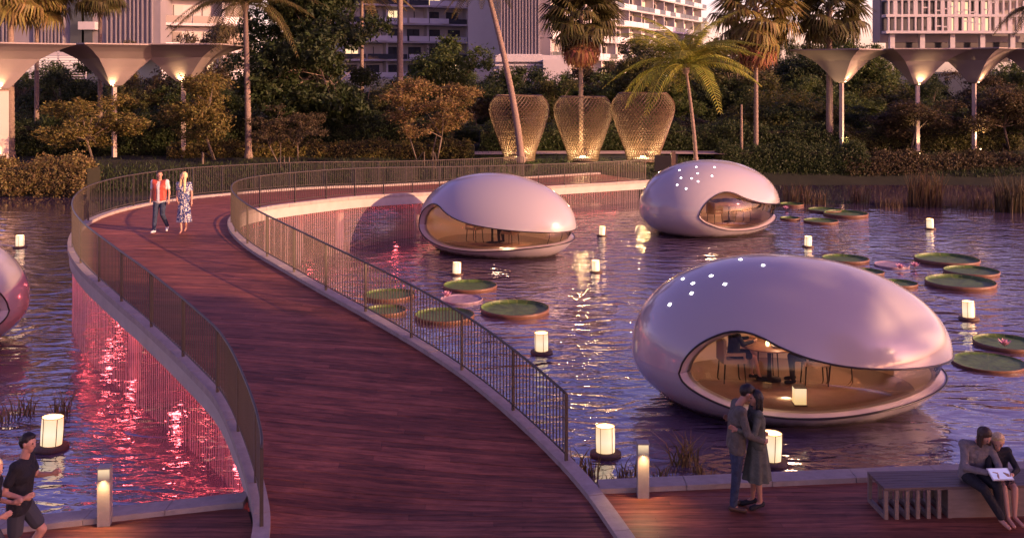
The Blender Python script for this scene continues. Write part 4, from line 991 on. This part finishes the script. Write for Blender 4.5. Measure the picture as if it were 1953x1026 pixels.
TR('olive tree between the coconut palm and the slender palm', 1400, 60, 88, 190, kind='round', leafm='leaf_olive', var=4, n=1.3)
TR('dark tree behind the first right canopy', 1540, 68, 92, 170, kind='round', leafm='leaf_dark', var=5, n=1.3)
TR('dark green tree just left of the screened building', 1650, 62, 98, 150, kind='round', leafm='leaf_green', var=6, n=1.2)
# dark tree belt behind everything
i = 0
descr = {'leaf_dark':'very dark evergreen', 'leaf_green':'dark green leafy', 'leaf_olive':'dark olive leafy', 'leaf_brown':'dull brown leafy'}
LM = ['cut by the left photo edge','behind the thick left-edge palm','behind the second palm from the left','behind the small orange-brown tree','just left of the second canopy column','right of the second canopy column','behind the strolling man','behind the olive-brown round tree','left of the feathery palm','right of the feathery palm','left of the tall leafy tree trunk','behind the tall leafy tree trunk','left of the tall bare palm','behind the tall bare palm','behind the rust-orange tree','right of the rust-orange tree','behind the left basket','between the left and middle baskets','behind the middle basket','behind the right basket','between right basket and coconut palm','behind the coconut palm','behind the short thin palm','behind the slender palm','right of the slender palm','behind the thick-trunked palm','behind the first right canopy','between the first and middle right canopies','behind the middle right canopy','behind the third right canopy','right of the third right canopy','behind the right-edge canopy','behind the right-edge brown tree','just beyond the right photo edge']
for px in range(-40, 2010, 62):
    where = LM[min(len(LM)-1, (px+40)//62)]
    for row, (Y, yt) in enumerate(((72,200),(84,150),(100,118))):
        if 620 < px < 760 and row == 2: continue
        lm = rnd.choice(['leaf_dark','leaf_dark','leaf_green','leaf_olive','leaf_brown']); x = px+rnd.uniform(-20,20)+row*20
        if row == 0 and 880 < px < 1330: yt2 = 215
        else: yt2 = yt
        TR(descr[lm]+' tree, '+('front','middle','back')[row]+' row, '+where, x, yt2+rnd.uniform(-14,22), Y+rnd.uniform(-2,2), 118, kind=('round','bush')[i % 2] if row else 'bush', leafm=lm, var=i % 4, group='background tree belt, '+descr[lm]); i += 1
# hills of far trees on the horizon: real trees, far off
for px in range(1300, 1640, 34):
    TR('distant dark tree on the skyline left of the screened building', px, 48+rnd.uniform(0,30), 140+rnd.uniform(-6,6), 60, kind='round', leafm='leaf_dark', var=i % 4, group='distant skyline trees'); i += 1
# hedges
def hedge(label, pts, hgt, dep, leafm, seed, zb=.5, dens=1.0, cs=.22):
    """pts: world x,y polyline"""
    r = np.random.RandomState(seed); P_ = np.array(pts, float); d = np.r_[0, np.cumsum(np.linalg.norm(np.diff(P_,axis=0),axis=1))]; L = d[-1]
    n = int(L*hgt*dep*95*dens); s = r.uniform(0,L,n); x = np.interp(s,d,P_[:,0]); y = np.interp(s,d,P_[:,1]); a = r.uniform(0,math.pi,n); u = r.uniform(.82,1.04,n)
    top = hgt*(1+.10*np.sin(s*1.3+seed)+.07*np.sin(s*3.1)); 
    yy = y+np.cos(a)*dep/2*u*-1; zz = zb+np.abs(np.sin(a))**.7*top*u*r.uniform(.0,1,n)**.25
    per = 9; c = np.repeat(np.stack([x,yy,zz],1), per, 0)+r.normal(size=(n*per,3))*.09; m_n = len(c)
    nv = r.normal(size=(m_n,3))+np.array([0,-.7,.6]); nv /= np.linalg.norm(nv,axis=1)[:,None]; aa = np.cross(nv, r.normal(size=(m_n,3))); aa /= np.linalg.norm(aa,axis=1)[:,None]; bb = np.cross(nv,aa)
    Lf = .13*r.uniform(.6,1.4,m_n)[:,None]; V4 = np.stack([c-aa*Lf*.5, c+bb*Lf*.27, c+aa*Lf*.5, c-bb*Lf*.27],1).reshape(-1,3)
    o = V4.mean(0)*0+np.array([P_[:,0].mean(), P_[:,1].mean(), zb]); h = empty('hedge', tuple(o), label=label, cat='hedge')
    inst('foliage', qmesh('foliage', V4-o, np.arange(len(V4)).reshape(-1,4), M[leafm]), h)
    core = MB()
    for k in range(len(pts)-1):
        a_, c_ = V((*pts[k],0)), V((*pts[k+1],0)); q = (a_+c_)/2; core.box((q.x-o[0], q.y-o[1], hgt*.36), ((c_-a_).length+.3, dep*.55, hgt*.75), math.atan2((c_-a_).y, (c_-a_).x))
    core.build('stems', mat('hedge_core', (.02,.018,.01), .95) if 'hedge_core' not in M else M['hedge_core'], h)
hedge('clipped golden-lit hedge at the water edge on the far left', [(-34,55.3),(-29,55.6),(-25,55.4),(-22.6,55.0)], 1.95, 2.2, 'hedge_lit', 1, .05)
hedge('clipped dark round topped hedge behind the farthest pod', [(13.2,65.2),(17,65.6),(22.5,65.4)], 1.95, 2.0, 'leaf_dark', 2, .1, 1.3)
hedge('loose low dark hedge running right along the far bank under the canopies', [(21,65.2),(26,65.3),(32,65.3),(38,64.6)], 1.45, 1.8, 'leaf_brown', 3, .1)
hedge('low shrubs behind the left railing under the small trees', [(-21,63),(-14,63.6),(-8,64),(-2.5,64)], 1.15, 1.8, 'leaf_amber', 4, 1.2, .8)
hedge('dark shrub row behind the woven baskets', [(-2,68),(6,68.5),(14,68.5),(22,68)], 1.9, 2.4, 'leaf_dark', 5, 1.3, .7)
hedge('tall dark shrub row behind the small trees at left', [(-34,64.5),(-26,65),(-16,66),(-4,67)], 2.6, 2.6, 'leaf_dark', 6, 1.3, .7)
hedge('shrub row at the foot of the lit columns', [(16,69.5),(24,69.5),(34,69)], 1.7, 2.2, 'leaf_olive', 7, 1.3, .7)

# ------------------------------------------------------------------ palms
def frond_pinnate(m, L=3.4, droop=1.0, seed=0, n=34, lw=.75):
    r = random.Random(seed); vs, fs = [], []
    def rp(t): return V((L*(t-.10*droop*t*t), 0, L*(.42*t-.95*droop*t*t)))
    b = MB(); b.tube([rp(i/9) for i in range(10)], [.035*(1-i/10)+.006 for i in range(10)], 4)
    for i in range(n):
        t = .10+.9*i/n; p = rp(t); tg = (rp(min(1,t+.02))-p).normalized(); ll = lw*(math.sin(math.pi*min(1,t*.86+.12))**.7)*r.uniform(.85,1.1)
        for s in (-1,1):
            d = (V((0,s,0))*.85+tg*.55+V((0,0,-.10))).normalized(); q = p+d*ll*.55; e_ = q+(d*.8+V((0,0,-.75*droop-.1))).normalized()*ll*.5; w2 = tg*.032
            b.add([p-w2*.6, p+w2*.6, q+w2, q-w2, e_], [(0,1,2,3),(3,2,4)])
    return b.mesh('frond', M[m])
def frond_fan(m, L=1.1, pet=1.3, droop=1.0, seed=0, n=30):
    r = random.Random(seed); b = MB(); e_ = V((pet,0,.25*pet-.25*droop)); b.tube([V((0,0,0)), V((pet*.5,0,.22*pet)), e_], [.03,.02,.015], 4)
    for i in range(n):
        a = R(-118+236*i/(n-1)); d = V((math.cos(a), math.sin(a), 0)); d.z = -.25*droop*(1.1-math.cos(a)); d.normalize(); ll = L*r.uniform(.85,1.1)*(.72+.28*math.cos(a*.6))
        q = e_+d*ll*.6; t = q+(d*.75+V((0,0,-.65*droop-.1))).normalized()*ll*.5; w2 = V((-math.sin(a), math.cos(a), 0))*.062
        b.add([e_, q+w2, q-w2, t+w2*.2], [(0,2,1),(1,2,3)])
    return b.mesh('frond', M[m])
PF = {}
def palm(label, px, ytop, ybase, Y, kind='fan', leafm='frond_dark', rpx=70, tw=.2, lean_px=0, nf=26, skirt=0, droop=1.0, group=None, z0=1.35, crown=True):
    zt = PZ(ytop, Y); x0, x1 = PX(px+lean_px, Y), PX(px, Y); o = empty('palm_tree', (x0, Y, z0), 0, label, 'palm tree', group)
    h = zt-z0; top = V((x1-x0, 0, h)); pts = []; rad = []; n = int(h/.16)
    for i in range(n+1):
        t = i/n; p = V((top.x*t**1.4, 0, h*t)); pts.append(p); rad.append((tw*(1.25 if t < .04 else 1)*(1-.35*t))*(1.07 if i % 2 else .95))
    b = MB(); b.tube(pts, rad, 10); b.build('trunk', M['palm_bark'], o)
    if not crown: return o
    Rm = rpx*Y/F; key = (kind, leafm, droop)
    if key not in PF: PF[key] = [(frond_pinnate(leafm, 3.4, droop*f, k) if kind == 'coco' else frond_fan(leafm, 1.35, 1.1, droop*f*1.15, k)) for k, f in enumerate((.8,1.0,1.25))]
    s = Rm/(3.0 if kind == 'coco' else 2.15); r = random.Random(px)
    nf = int(nf*1.15) if kind != 'coco' else nf
    for k in range(nf):
        f = k/nf; az = k*2.39996+r.uniform(-.2,.2); pitch = -R(66-118*f+r.uniform(-9,9)) if kind != 'coco' else -R(66-76*f+r.uniform(-8,8))
        inst('frond', PF[key][k % 3], o, tuple(top+V((0,0,.05))), (r.uniform(-.25,.25), pitch, az), (s,s,s))
    if skirt:
        kk = ('fan','frond_dead',1.6)
        if kk not in PF: PF[kk] = [frond_fan('frond_dead', .95, .75, 1.3, 9)]
        for k in range(skirt): inst('dead_frond', PF[kk][0], o, tuple(top-V((0,0,.75+.12*(k % 4)))), (0, R(44+r.uniform(-8,26)), k*2.4), (s*1.15,)*3)
    b = MB(); b.lathe([(.16,-.3),(.24,-.05),(.18,.25),(.02,.4)], 10, c=tuple(top)); b.build('crownshaft', M['palm_bark'], o)
    return o
palm('palm with a thick pale ringed trunk at the far left edge', 20, -30, 305, 61.5, 'fan', 'frond_gold', 95, .26, nf=30)
palm('palm with gold-tipped crown above the left canopies, second trunk from the left', 70, -2, 290, 66, 'fan', 'frond_gold', 75, .17)
palm('palm in front of the striped grey facade, its crown at the top edge', 191, -12, 290, 66, 'fan', 'frond_dark', 62, .17)
palm('large feathery dark palm left of the tall leafy tree', 468, 12, 305, 62, 'coco', 'frond_dark', 120, .2, lean_px=6, nf=30)
palm('tall bare palm trunk before the white balcony building, crown above the photo', 763, -95, 300, 68, 'fan', 'frond_gold', 90, .24)
palm('palm with golden fronds at the top behind the tall leafy tree', 690, -8, 300, 74, 'coco', 'frond_gold', 95, .17)
palm('leaning palm whose trunk crosses the left woven basket', 930, -16, 305, 59.5, 'coco', 'frond_dark', 85, .21, lean_px=64)
palm('fan palm with a pinkish skirt of dead fronds over the middle basket', 1108, 28, 300, 62.8, 'fan', 'frond_dark', 84, .17, nf=34, skirt=22)
palm('bright yellow-green coconut palm right of the baskets', 1308, 132, 306, 60.5, 'coco', 'frond_green', 136, .13, lean_px=19, nf=26, droop=.85)
palm('slender palm with drooping pale skirt right of the coconut palm', 1442, 22, 285, 66, 'fan', 'frond_gold', 95, .16, nf=28, skirt=14)
palm('thick-trunked palm before the first right canopy, its crown at the top', 1582, 22, 292, 67.5, 'fan', 'frond_dark', 84, .24, nf=32)
palm('short thin palm trunk standing between the coconut palm and the slender palm', 1414, 200, 285, 67, 'fan', 'leaf_dark', 20, .11, nf=10, crown=False)
palm('dark palm whose fronds enter at the top right corner', 1985, 22, 290, 64, 'coco', 'frond_dark', 80, .2, nf=26)
# shade-casting palms and trees on the right bank beside the terrace, outside the frame
for k, (x, y, h, w_) in enumerate(((21,1.5,11.5,7),(27,-1.5,13.5,8),(33,1.4,14.5,8),(25,4.2,9.0,6),(39,-3,15,9),(20,-3.5,11,7),(33.5,5.2,13,6.0),(16.8,7.0,17,8),(17.2,1.6,15,8),(15.3,9.6,12,4.4))):
    tree('broad leafy tree on the bank right of the terrace', x, y, h, w_, kind='tall', leafm='leaf_green', var=k % 2, z=.3, group='shade trees right of the terrace')
for k, (x, y, zt) in enumerate(((30,6.6,8.2),(36,4.2,10.0))):
    o = palm('coconut palm on the bank right of the terrace', 1400+k, 100, 290, 30, 'coco', 'frond_green', 190, .16, nf=20, droop=.85, group='coconut palms right of the terrace', z0=.3); o.location = (x, y, zt-7.2)

# ------------------------------------------------------------------ reeds and water plants
def tuft(label, x, y, z, h, w_, n, m='reed', seed=0, cat='reeds', name='reed_clump', curve=.3):
    r = random.Random(seed); b = MB()
    for _ in range(n):
        a, q = r.uniform(0,6.28), w_*math.sqrt(r.random())/2; p = V((q*math.cos(a), q*.7*math.sin(a), -.1)); hh = h*r.uniform(.5,1.05); d = V((r.uniform(-1,1), r.uniform(-1,1), 0))*curve*hh
        m1 = p+d*.3+V((0,0,hh*.6)); t = p+d+V((0,0,hh)); sd_ = V((r.uniform(-1,1), r.uniform(-1,1), 0)).normalized()*(.010+.006*h)
        b.add([p-sd_, p+sd_, m1+sd_*.8, m1-sd_*.8, t], [(0,1,2,3),(3,2,4)])
    o = b.build(name, M[m], None, (x, y, z)); return tag(o, label, cat)
for i, (px, py, h, wd, n, lab) in enumerate(((1762,388,2.0,1.7,240,'tall dark reed clump at the far bank, middle right'),(1935,398,1.9,1.8,260,'tall reed clump at the right photo edge by the far bank'),(1640,382,1.0,1.0,90,'short orange-tinted reed clump on the far bank'),(1520,382,1.2,1.4,110,'reed clump just right of the farthest pod'),(1560,384,.8,.9,60,'small reed tuft between the pod-side clump and the orange-tinted clump'),(1860,392,.9,2.2,150,'low wide reed bed left of the right-edge clump'),(1700,390,.6,1.6,90,'low thin reeds left of the tall dark clump'))):
    p = P(px, py, .15); tuft(lab, p.x, p.y, .05, h, wd, n, 'reed' if i != 1 else 'leaf_brown', i)
for i, (px, py, h, wd, n, lab) in enumerate(((1112,905,.55,.55,46,'spiky reddish water plant beside the end of the railing'),(1205,905,.42,.5,36,'spiky water plant in front of the near right lantern'),(1262,915,.45,.4,30,'small water plant right of the right bollard'),(1305,885,.75,.5,44,'taller water plant between the bollard and the embracing couple'),(1180,918,.3,.6,26,'low water plant left of the right bollard'),(45,790,.6,.5,34,'reddish water plant on the water left of the near left lantern'),(8,800,.5,.4,24,'water plant cut by the left photo edge'),(118,788,.6,.35,28,'reddish water plant above the near left lantern'),(1340,905,.4,.4,26,'small water plant just left of the embracing couple'))):
    p = P(px, py, 0); tuft(lab, p.x, p.y, 0, h, wd, n, 'leaf_rust', 20+i, 'water plant', 'water_plant', .7)
# bank grass (stuff)
r = np.random.RandomState(8); n = 26000; gxs = r.uniform(-30, 34, n); gys = shore(gxs)+np.abs(r.normal(size=n))*2.6+.1; gz = ground_h(gxs, gys)
hh = r.uniform(.08,.26,n); c = np.stack([gxs,gys,gz-.02],1); a = r.uniform(0,6.28,n); s_ = np.stack([np.cos(a),np.sin(a),a*0],1)*.03; tip = c+np.stack([r.normal(size=n)*.07, r.normal(size=n)*.07, hh],1)
keep = ~((gxs > 3) & (gxs < 10) & (gys < 57)); c, s_, tip = c[keep], s_[keep], tip[keep]
me = qmesh('grass', np.stack([c-s_, c+s_, tip],1).reshape(-1,3), np.arange(len(c)*3).reshape(-1,3), M['leaf_dark']); o = inst('grass', me); tag(o, 'rough grass growing on the far pond bank', 'grass', kind='stuff')
# ------------------------------------------------------------------ funnel canopies
mat('canopy_skin', (.26,.215,.21), .7, var=.06, scale=.8); mat('column_paint', (.40,.32,.29), .6)
def canopy(label, px, Y, a, rz, ytop, ycap, ybase, hs=.2, up=True, base_light=0, cw=.22, facing=(0,-1), pw_=130):
    zt, zc, z0 = PZ(ytop, Y), PZ(ycap, Y), PZ(ybase, Y); o = empty('funnel_canopy', (PX(px, Y), Y, z0), 0, label, 'canopy', 'funnel-shaped canopies on slender columns')
    H = zt-zc; b = MB(); rows = 14; per = 10
    sq = []
    for e_ in range(4):
        c0 = V((1,1,0)) if e_ == 0 else V((-1,1,0)) if e_ == 1 else V((-1,-1,0)) if e_ == 2 else V((1,-1,0)); c1 = V((-1,1,0)) if e_ == 0 else V((-1,-1,0)) if e_ == 1 else V((1,-1,0)) if e_ == 2 else V((1,1,0))
        for k in range(per): sq.append(c0+(c1-c0)*k/per)
    n = len(sq); vs = []; Rz = Matrix.Rotation(rz, 3, 'Z')
    for i in range(rows+1):
        f = i/rows; rad = .14+(a-.14)*f
        for q in sq:
            dn = max(abs(q.x), abs(q.y)); z = H*float(np.interp(f, [0,.06,.16,.31,.5,.7,.85,1], [0,.02,.17,.42,.68,.84,.93,1.0]))
            vs.append(Rz @ V((q.x*rad, q.y*rad, zc-z0+z)))
    b.add(vs, [(i*n+k, i*n+(k+1) % n, (i+1)*n+(k+1) % n, (i+1)*n+k) for i in range(rows) for k in range(n)], False); b.f = [f[::-1] for f in b.f]
    b.sm = [False]*len(b.f); b.build('funnel', M['canopy_skin'], o)
    b = MB(); T_ = [Rz @ V((q.x*a, q.y*a, zt-z0+dz)) for dz in (0,.07) for q in (V((1,1,0)),V((-1,1,0)),V((-1,-1,0)),V((1,-1,0)))]
    b.add(T_, [(4,5,6,7),(0,4,7,3),(1,5,4,0),(2,6,5,1),(3,7,6,2)]); b.build('roof', M['canopy_skin'], o)
    b = MB(); b.box((0,0,(zc-z0)/2), (cw,cw,zc-z0), rz); b.build('column', M['column_paint'], o)
    b = MB(); b.box((0,0,zc-z0+.02), (cw*1.25,cw*1.25,.10), rz); b.build('capital', M['trunk_bark'], o)
    fx, fy = facing; L = math.hypot(fx, fy); fx, fy = fx/L, fy/L
    b = MB(); b.lathe([(.001,0),(.05,0),(.05,.05),(.001,.05)], 10, c=(fx*.30,fy*.30,zc-z0+.04)); b.build('uplight', M['lamp_warm'], o)
    spot('canopy_light', (fx*.55, fy*.55, zc-z0-.10), (fx*.10, fy*.10, 1), pw_, (1,.60,.26), 75, 1.0, .05, o)
    if base_light:
        b = MB(); b.lathe([(.001,0),(.06,0),(.06,.06),(.001,.06)], 10, c=(fx*.45,fy*.45,.0)); b.build('uplight', M['lamp_warm'], o)
        spot('column_light', (fx*.5, fy*.5, .10), (-fx*.16,-fy*.16,1), base_light, (1,.62,.30), 60, 1.0, .04, o)
    return o
q45 = R(45)
canopy('first right funnel canopy, corner facing the pond, on a fully visible lit column', 1605, 67, 2.42, q45, 97, 158, 291, base_light=900, facing=(.55,-.8))
canopy('middle right funnel canopy with its flat face and bright uplight facing the pond', 1750, 67.2, 2.5, 0, 96, 163, 292, base_light=260, facing=(0,-1), pw_=190)
canopy('third right funnel canopy with a corner facing the pond, column lit at its foot', 1858, 67, 2.42, q45, 95, 159, 285, base_light=900, facing=(.6,-.8))
canopy('funnel canopy at the right photo edge', 1985, 67, 2.45, q45, 96, 160, 285, facing=(.2,-1))
canopy('funnel canopy at the left photo edge on a broad lit column', 2, 57, 2.95, q45, 86, 172, 305, base_light=90, cw=.62, facing=(.3,-.9), pw_=170)
canopy('left funnel canopy with a corner facing the pond, warm light on both faces', 218, 61, 3.0, q45, 88, 166, 300, facing=(.15,-1), pw_=170)
canopy('left funnel canopy with a flat face, ending at the feathery palm', 350, 62.5, 3.15, 0, 88, 158, 300, facing=(0,-1), pw_=170)

# ------------------------------------------------------------------ woven baskets
mat('rattan', (.11,.066,.042), .55, var=.25, scale=12)
def prof_r(t): # t 0..1 bottom->top
    ks = [(0,.92),(.12,1.0),(.3,1.25),(.5,1.52),(.68,1.76),(.8,1.83),(.9,1.74),(.965,1.52),(1.0,1.34)]
    return float(np.interp(t, [k[0] for k in ks], [k[1] for k in ks]))
BHt = 3.85
def strand(sg):
    b = MB(); pts = []
    for i in range(25):
        t = i/24; a = sg*(t*2.0); r_ = (prof_r(max(0,t-.04))+prof_r(t)+prof_r(min(1,t+.04)))/3; pts.append(V((r_*math.cos(a), r_*math.sin(a), BHt*t)))
    b.tube(pts, .021, 4); return b.mesh('strand', M['rattan'])
SA, SB = strand(1), strand(-1)
def basket(label, px, Y, s, z0):
    o = empty('woven_basket', (PX(px, Y), Y, z0), 0, label, 'woven basket', 'giant woven basket pavilions'); o.scale = (s,s,s)
    for k in range(46):
        inst('strand', SA, o, rot=(0,0,2*math.pi*k/46)); inst('strand', SB, o, rot=(0,0,2*math.pi*(k+.5)/46), sc_=(.985,.985,1))
    for t, rr_ in ((0,.035),(1.0,.045)):
        b = MB(); r_ = prof_r(t); b.tube([(r_*math.cos(R(a)), r_*math.sin(R(a)), BHt*t) for a in range(0,361,12)], rr_, 6, False); b.build('hoop', M['rattan'], o)
    for t in (.1,.18,.26,.34,.42,.5,.58,.66,.74):
        b = MB(); r_ = prof_r(t)*.975; b.tube([(r_*math.cos(R(a)), r_*math.sin(R(a)), BHt*t) for a in range(0,361,15)], .012, 4, False); b.build('hoop', M['rattan'], o)
    b = MB(); b.lathe([(.001,.02),(.55,.02),(.55,.14),(.001,.14)], 20); b.build('base', M['concrete'], o)
    b = MB(); b.lathe([(.001,.15),(.16,.15),(.16,.24),(.001,.24)], 12); b.build('lamp', M['lamp_warm'], o)
    point('basket_light', (0,0,.8), 380, (1,.62,.26), .15, o); return o
basket('left giant woven rattan basket, crossed by the leaning palm trunk', 990, 61.5, 1.0, 1.35)
basket('middle giant woven rattan basket, under the fan palm', 1112, 61.5, .98, 1.35)
basket('right giant woven rattan basket, nearest the coconut palm', 1226, 61, 1.04, 1.35)

# dark gate walls at the landing
b = MB(); p = V((PX(1270,58),58,0)); b.box((0,0,.45), (1.3,.12,.9)); o = b.build('gate_wall', M['dark_metal'], None, (p.x, p.y, 1.0)); tag(o, 'low dark panel wall where the bridge lands below the right basket', 'wall')
b = MB(); b.box((0,0,.62), (.22,.22,1.24)); o = b.build('gate_post', M['wood_dark'], None, (PX(1284,57), 57, .95)); tag(o, 'square dark post at the bridge landing, just left of the farthest pod', 'post')

# ------------------------------------------------------------------ buildings
mat('b_white', (.44,.41,.42), .7, var=.05, scale=.5); mat('b_grey', (.22,.20,.22), .7, var=.08, scale=.5); mat('b_slat', (.21,.19,.21), .6); mat('b_cream', (.62,.52,.44), .7)
mat('b_rail', (.62,.60,.62), .25, spec=.8); mat('win_lit', (.4,.3,.2), .4, emit=(1,.66,.36), estr=.75); mat('curtain_cloth', (.42,.38,.37), .8); mat('b_glass', (.035,.04,.05), .12, spec=.8)
def boxmesh(name, d, m): b = MB(); b.box((0,0,0), d, 0); return b.mesh(name, M[m])
def apartment(label, x0, Y0, x1, Y1, z0, floors, sh, bay=3.6, dep=12, seed=0, rail=.85, lit=.2, curve=0):
    r = random.Random(seed); A0, A1 = V((x0,Y0,0)), V((x1,Y1,0)); L = (A1-A0).length; ang = math.atan2((A1-A0).y, (A1-A0).x)
    o = empty('apartment_building', (x0,Y0,z0), ang, label, 'building')
    H = floors*sh; b = MB(); b.box((L/2, dep/2+1.6, H/2), (L, dep, H)); b.build('wall', M['b_white'], o)
    nb = max(1, int(L/bay)); bw = L/nb
    sl = MB(); pts = 16; vs = []
    for k in range(pts+1):
        x = L*k/pts; yb = -.35-curve*math.sin(math.pi*k/pts*3)**2
        vs += [(x,yb,0),(x,1.9,0),(x,yb,.32),(x,1.9,.32)]
    for k in range(pts):
        a = k*4; c = a+4; sl.add([vs[a],vs[c],vs[c+2],vs[a+2]], [(0,1,2,3)]); sl.add([vs[a],vs[c],vs[c+1],vs[a+1]], [(0,3,2,1)]); sl.add([vs[a+2],vs[c+2],vs[c+3],vs[a+3]], [(0,1,2,3)])
    sl.add([vs[0],vs[1],vs[3],vs[2]], [(0,2,3,1)]); sl.add(vs[-4:], [(0,1,3,2)])
    slm = sl.mesh('slab', M['b_white'])
    wm = {k: boxmesh('window', (bw*.62,.08,sh*.66), k) for k in ('b_glass','win_lit','curtain_cloth')}
    fm = boxmesh('frame', (.10,.10,sh*.66), 'dark_metal'); rm = boxmesh('balcony_rail', (bw*.96,.06,rail), 'b_rail'); pm = boxmesh('pier', (.35,1.6,sh-.32), 'b_white'); gmm = boxmesh('balcony_rail', (bw*.96,.05,rail), 'b_glass')
    for f in range(floors+1):
        inst('slab', slm, o, (0,0,f*sh-.16))
        if f == floors: break
        for k in range(nb):
            x = (k+.5)*bw; mk = 'win_lit' if r.random() < lit else ('curtain_cloth' if r.random() < .3 else 'b_glass')
            wn = inst('window', wm[mk], o, (x+r.uniform(-.2,.2), 1.56, f*sh+.16+sh*.36)); inst('frame', fm, wn, (0,-.06,0)); 
            yb = -.3-curve*math.sin(math.pi*(k+.5)/nb*3)**2
            inst('balcony_rail', rm if r.random() < .6 else gmm, o, (x, yb, f*sh+.16+rail/2))
            if k % 2 == 0: inst('pier', pm, o, (k*bw+.18, .8, f*sh+.16+(sh-.32)/2))
    return o
apartment('white apartment block with long curved balconies behind the tall leafy tree', PX(655,168), 168, PX(962,182), 182, PZ(150,170), 7, 3.05, seed=2, curve=.9)
apartment('long white apartment block receding to the right behind the fan palm', PX(1050,150), 150, PX(1345,232), 232, PZ(150,160), 7, 3.0, seed=4, lit=.3)
apartment('cream and white block with dark windows at upper left, behind the feathery palm', PX(305,120), 120, PX(480,126), 126, PZ(150,120), 5, 3.2, seed=6, lit=.15)
def slat_tower(label, px0, px1, Y, ybot, seed, bays, wm_='b_slat'):
    r = random.Random(seed); x0, x1 = PX(px0, Y), PX(px1, Y); zb = PZ(ybot, Y); o = empty('slatted_building', (x0, Y, zb), 0, label, 'building'); L = x1-x0; H = 22
    b = MB(); b.box((L/2,6,H/2), (L,11.6,H)); b.build('wall', M['b_grey'], o); sm_ = boxmesh('slat', (.16,.3,H), wm_); 
    for (a, c, st) in bays:
        x = a*L
        while x < c*L: inst('slat', sm_, o, (x, .05, H/2)); x += st*r.uniform(.9,1.15)
    b = MB(); b.box((L/2,0,-.25), (L+.6,1.2,.5)); b.build('plinth', M['b_white'], o); return o
t_ = slat_tower('grey building with vertical slats and a dark glazed bay behind the left canopies', -10, 305, 118, 100, 1, [(.0,.12,.45),(.24,.42,.4),(.68,.97,.5)])
L_ = PX(305,118)-PX(-10,118)
for a, w2, m in ((.50,1.6,'b_glass'),(.56,1.2,'b_glass')):
    b = MB(); b.box((a*L_, -.02, 11), (w2,.12,22)); b.build('window', M[m], t_)
for k in range(4): b = MB(); b.box((.58*L_, -.5, 3+k*3.2), (1.9,1.4,.9)); b.build('balcony', M['b_white'], t_)
slat_tower('dark grey slatted tower behind the leaning palm', 955, 1030, 140, 104, 3, [(.02,.98,.42)])
b = MB(); b.box((0,0,0), (PX(1120,138)-PX(950,138),6,.9)); o = empty('podium_building', (PX(1030,138),141,PZ(112,138)), 0, 'low white podium with louvred bands at the foot of the slatted tower', 'building'); b.build('parapet', M['b_white'], o)
b = MB(); b.box((-1,0,-2.6), (9,5,4.2)); b.build('wall', M['b_grey'], o); b = MB(); b.box((2.2,-1.2,-2.0), (3.6,5,3.6)); b.build('wall', M['b_white'], o)
for k in range(4): b = MB(); b.box((-2.5,-2.6,-.9-k*.7), (7.5,.15,.22)); b.build('louvre', M['b_white'], o)
# white louvred roof screen behind left canopies
o = empty('louvred_screen', (PX(110,96),96,PZ(150,96)), 0, 'white horizontal louvre screen glimpsed between the left canopies', 'screen')
for k in range(12): b = MB(); b.box((0,0,k*.24), (5.4,.08,.10)); b.build('louvre', M['b_white'], o)
for x in (-2.6,0,2.6): b = MB(); b.box((x,.1,1.4), (.12,.12,2.9)); b.build('post', M['b_white'], o)
# right screened building
Y = 190; x0, x1 = PX(1690,Y), PX(1990,Y); z0 = PZ(98,Y); o = empty('screened_building', (x0,Y,z0), 0, 'pale building with a white grid screen facade on slender columns at upper right', 'building'); L = x1-x0
zs = [PZ(62,Y)-z0+k*3.05 for k in range(5)]
b = MB(); b.box((L/2,5.2,(zs[-1])/2+1.6), (L,4,zs[-1]-3.2+3)); b.build('wall', M['b_grey'], o)
b = MB(); b.box((L/2,4.2,zs[0]/2-1), (L-3,.3,zs[0]+2)); b.build('glass_front', M['b_glass'], o)
sm_ = boxmesh('slab', (L+.4,2.4,.5), 'b_white'); 
for z in zs: inst('slab', sm_, o, (L/2,.6,z))
cm_ = boxmesh('column', (.9,.9,zs[0]+2), 'b_white')
for k in range(6): inst('column', cm_, o, (1.4+k*5.6,1.0,zs[0]/2-1))
fm_ = boxmesh('screen_fin', (.34,.5,2.6), 'b_white'); f2 = boxmesh('screen_fin', (.75,.4,2.6), 'b_white'); bar = boxmesh('screen_bar', (1.0,.3,.22), 'b_white'); wl = boxmesh('window', (1.2,.1,2.3), 'win_lit'); wd_ = boxmesh('window', (1.2,.1,2.3), 'b_glass'); wc = boxmesh('window', (1.2,.1,2.3), 'curtain_cloth')
r = random.Random(4)
for f in range(4):
    z = zs[f]+.25+1.3; x = .3
    while x < L-.5:
        fx = x/L; inst('screen_fin', fm_ if r.random() < .5 else f2, o, (x,-.3,z)); 
        if .22 < fx < .68 and r.random() < .75: inst('screen_bar', bar, o, (x+.6,-.35,z+r.uniform(-1,1)))
        inst('window', wl if (.42 < fx < .68 and r.random() < .7) else (wd_ if fx < .68 else wc), o, (x+.62,2.9,z)); x += 1.25
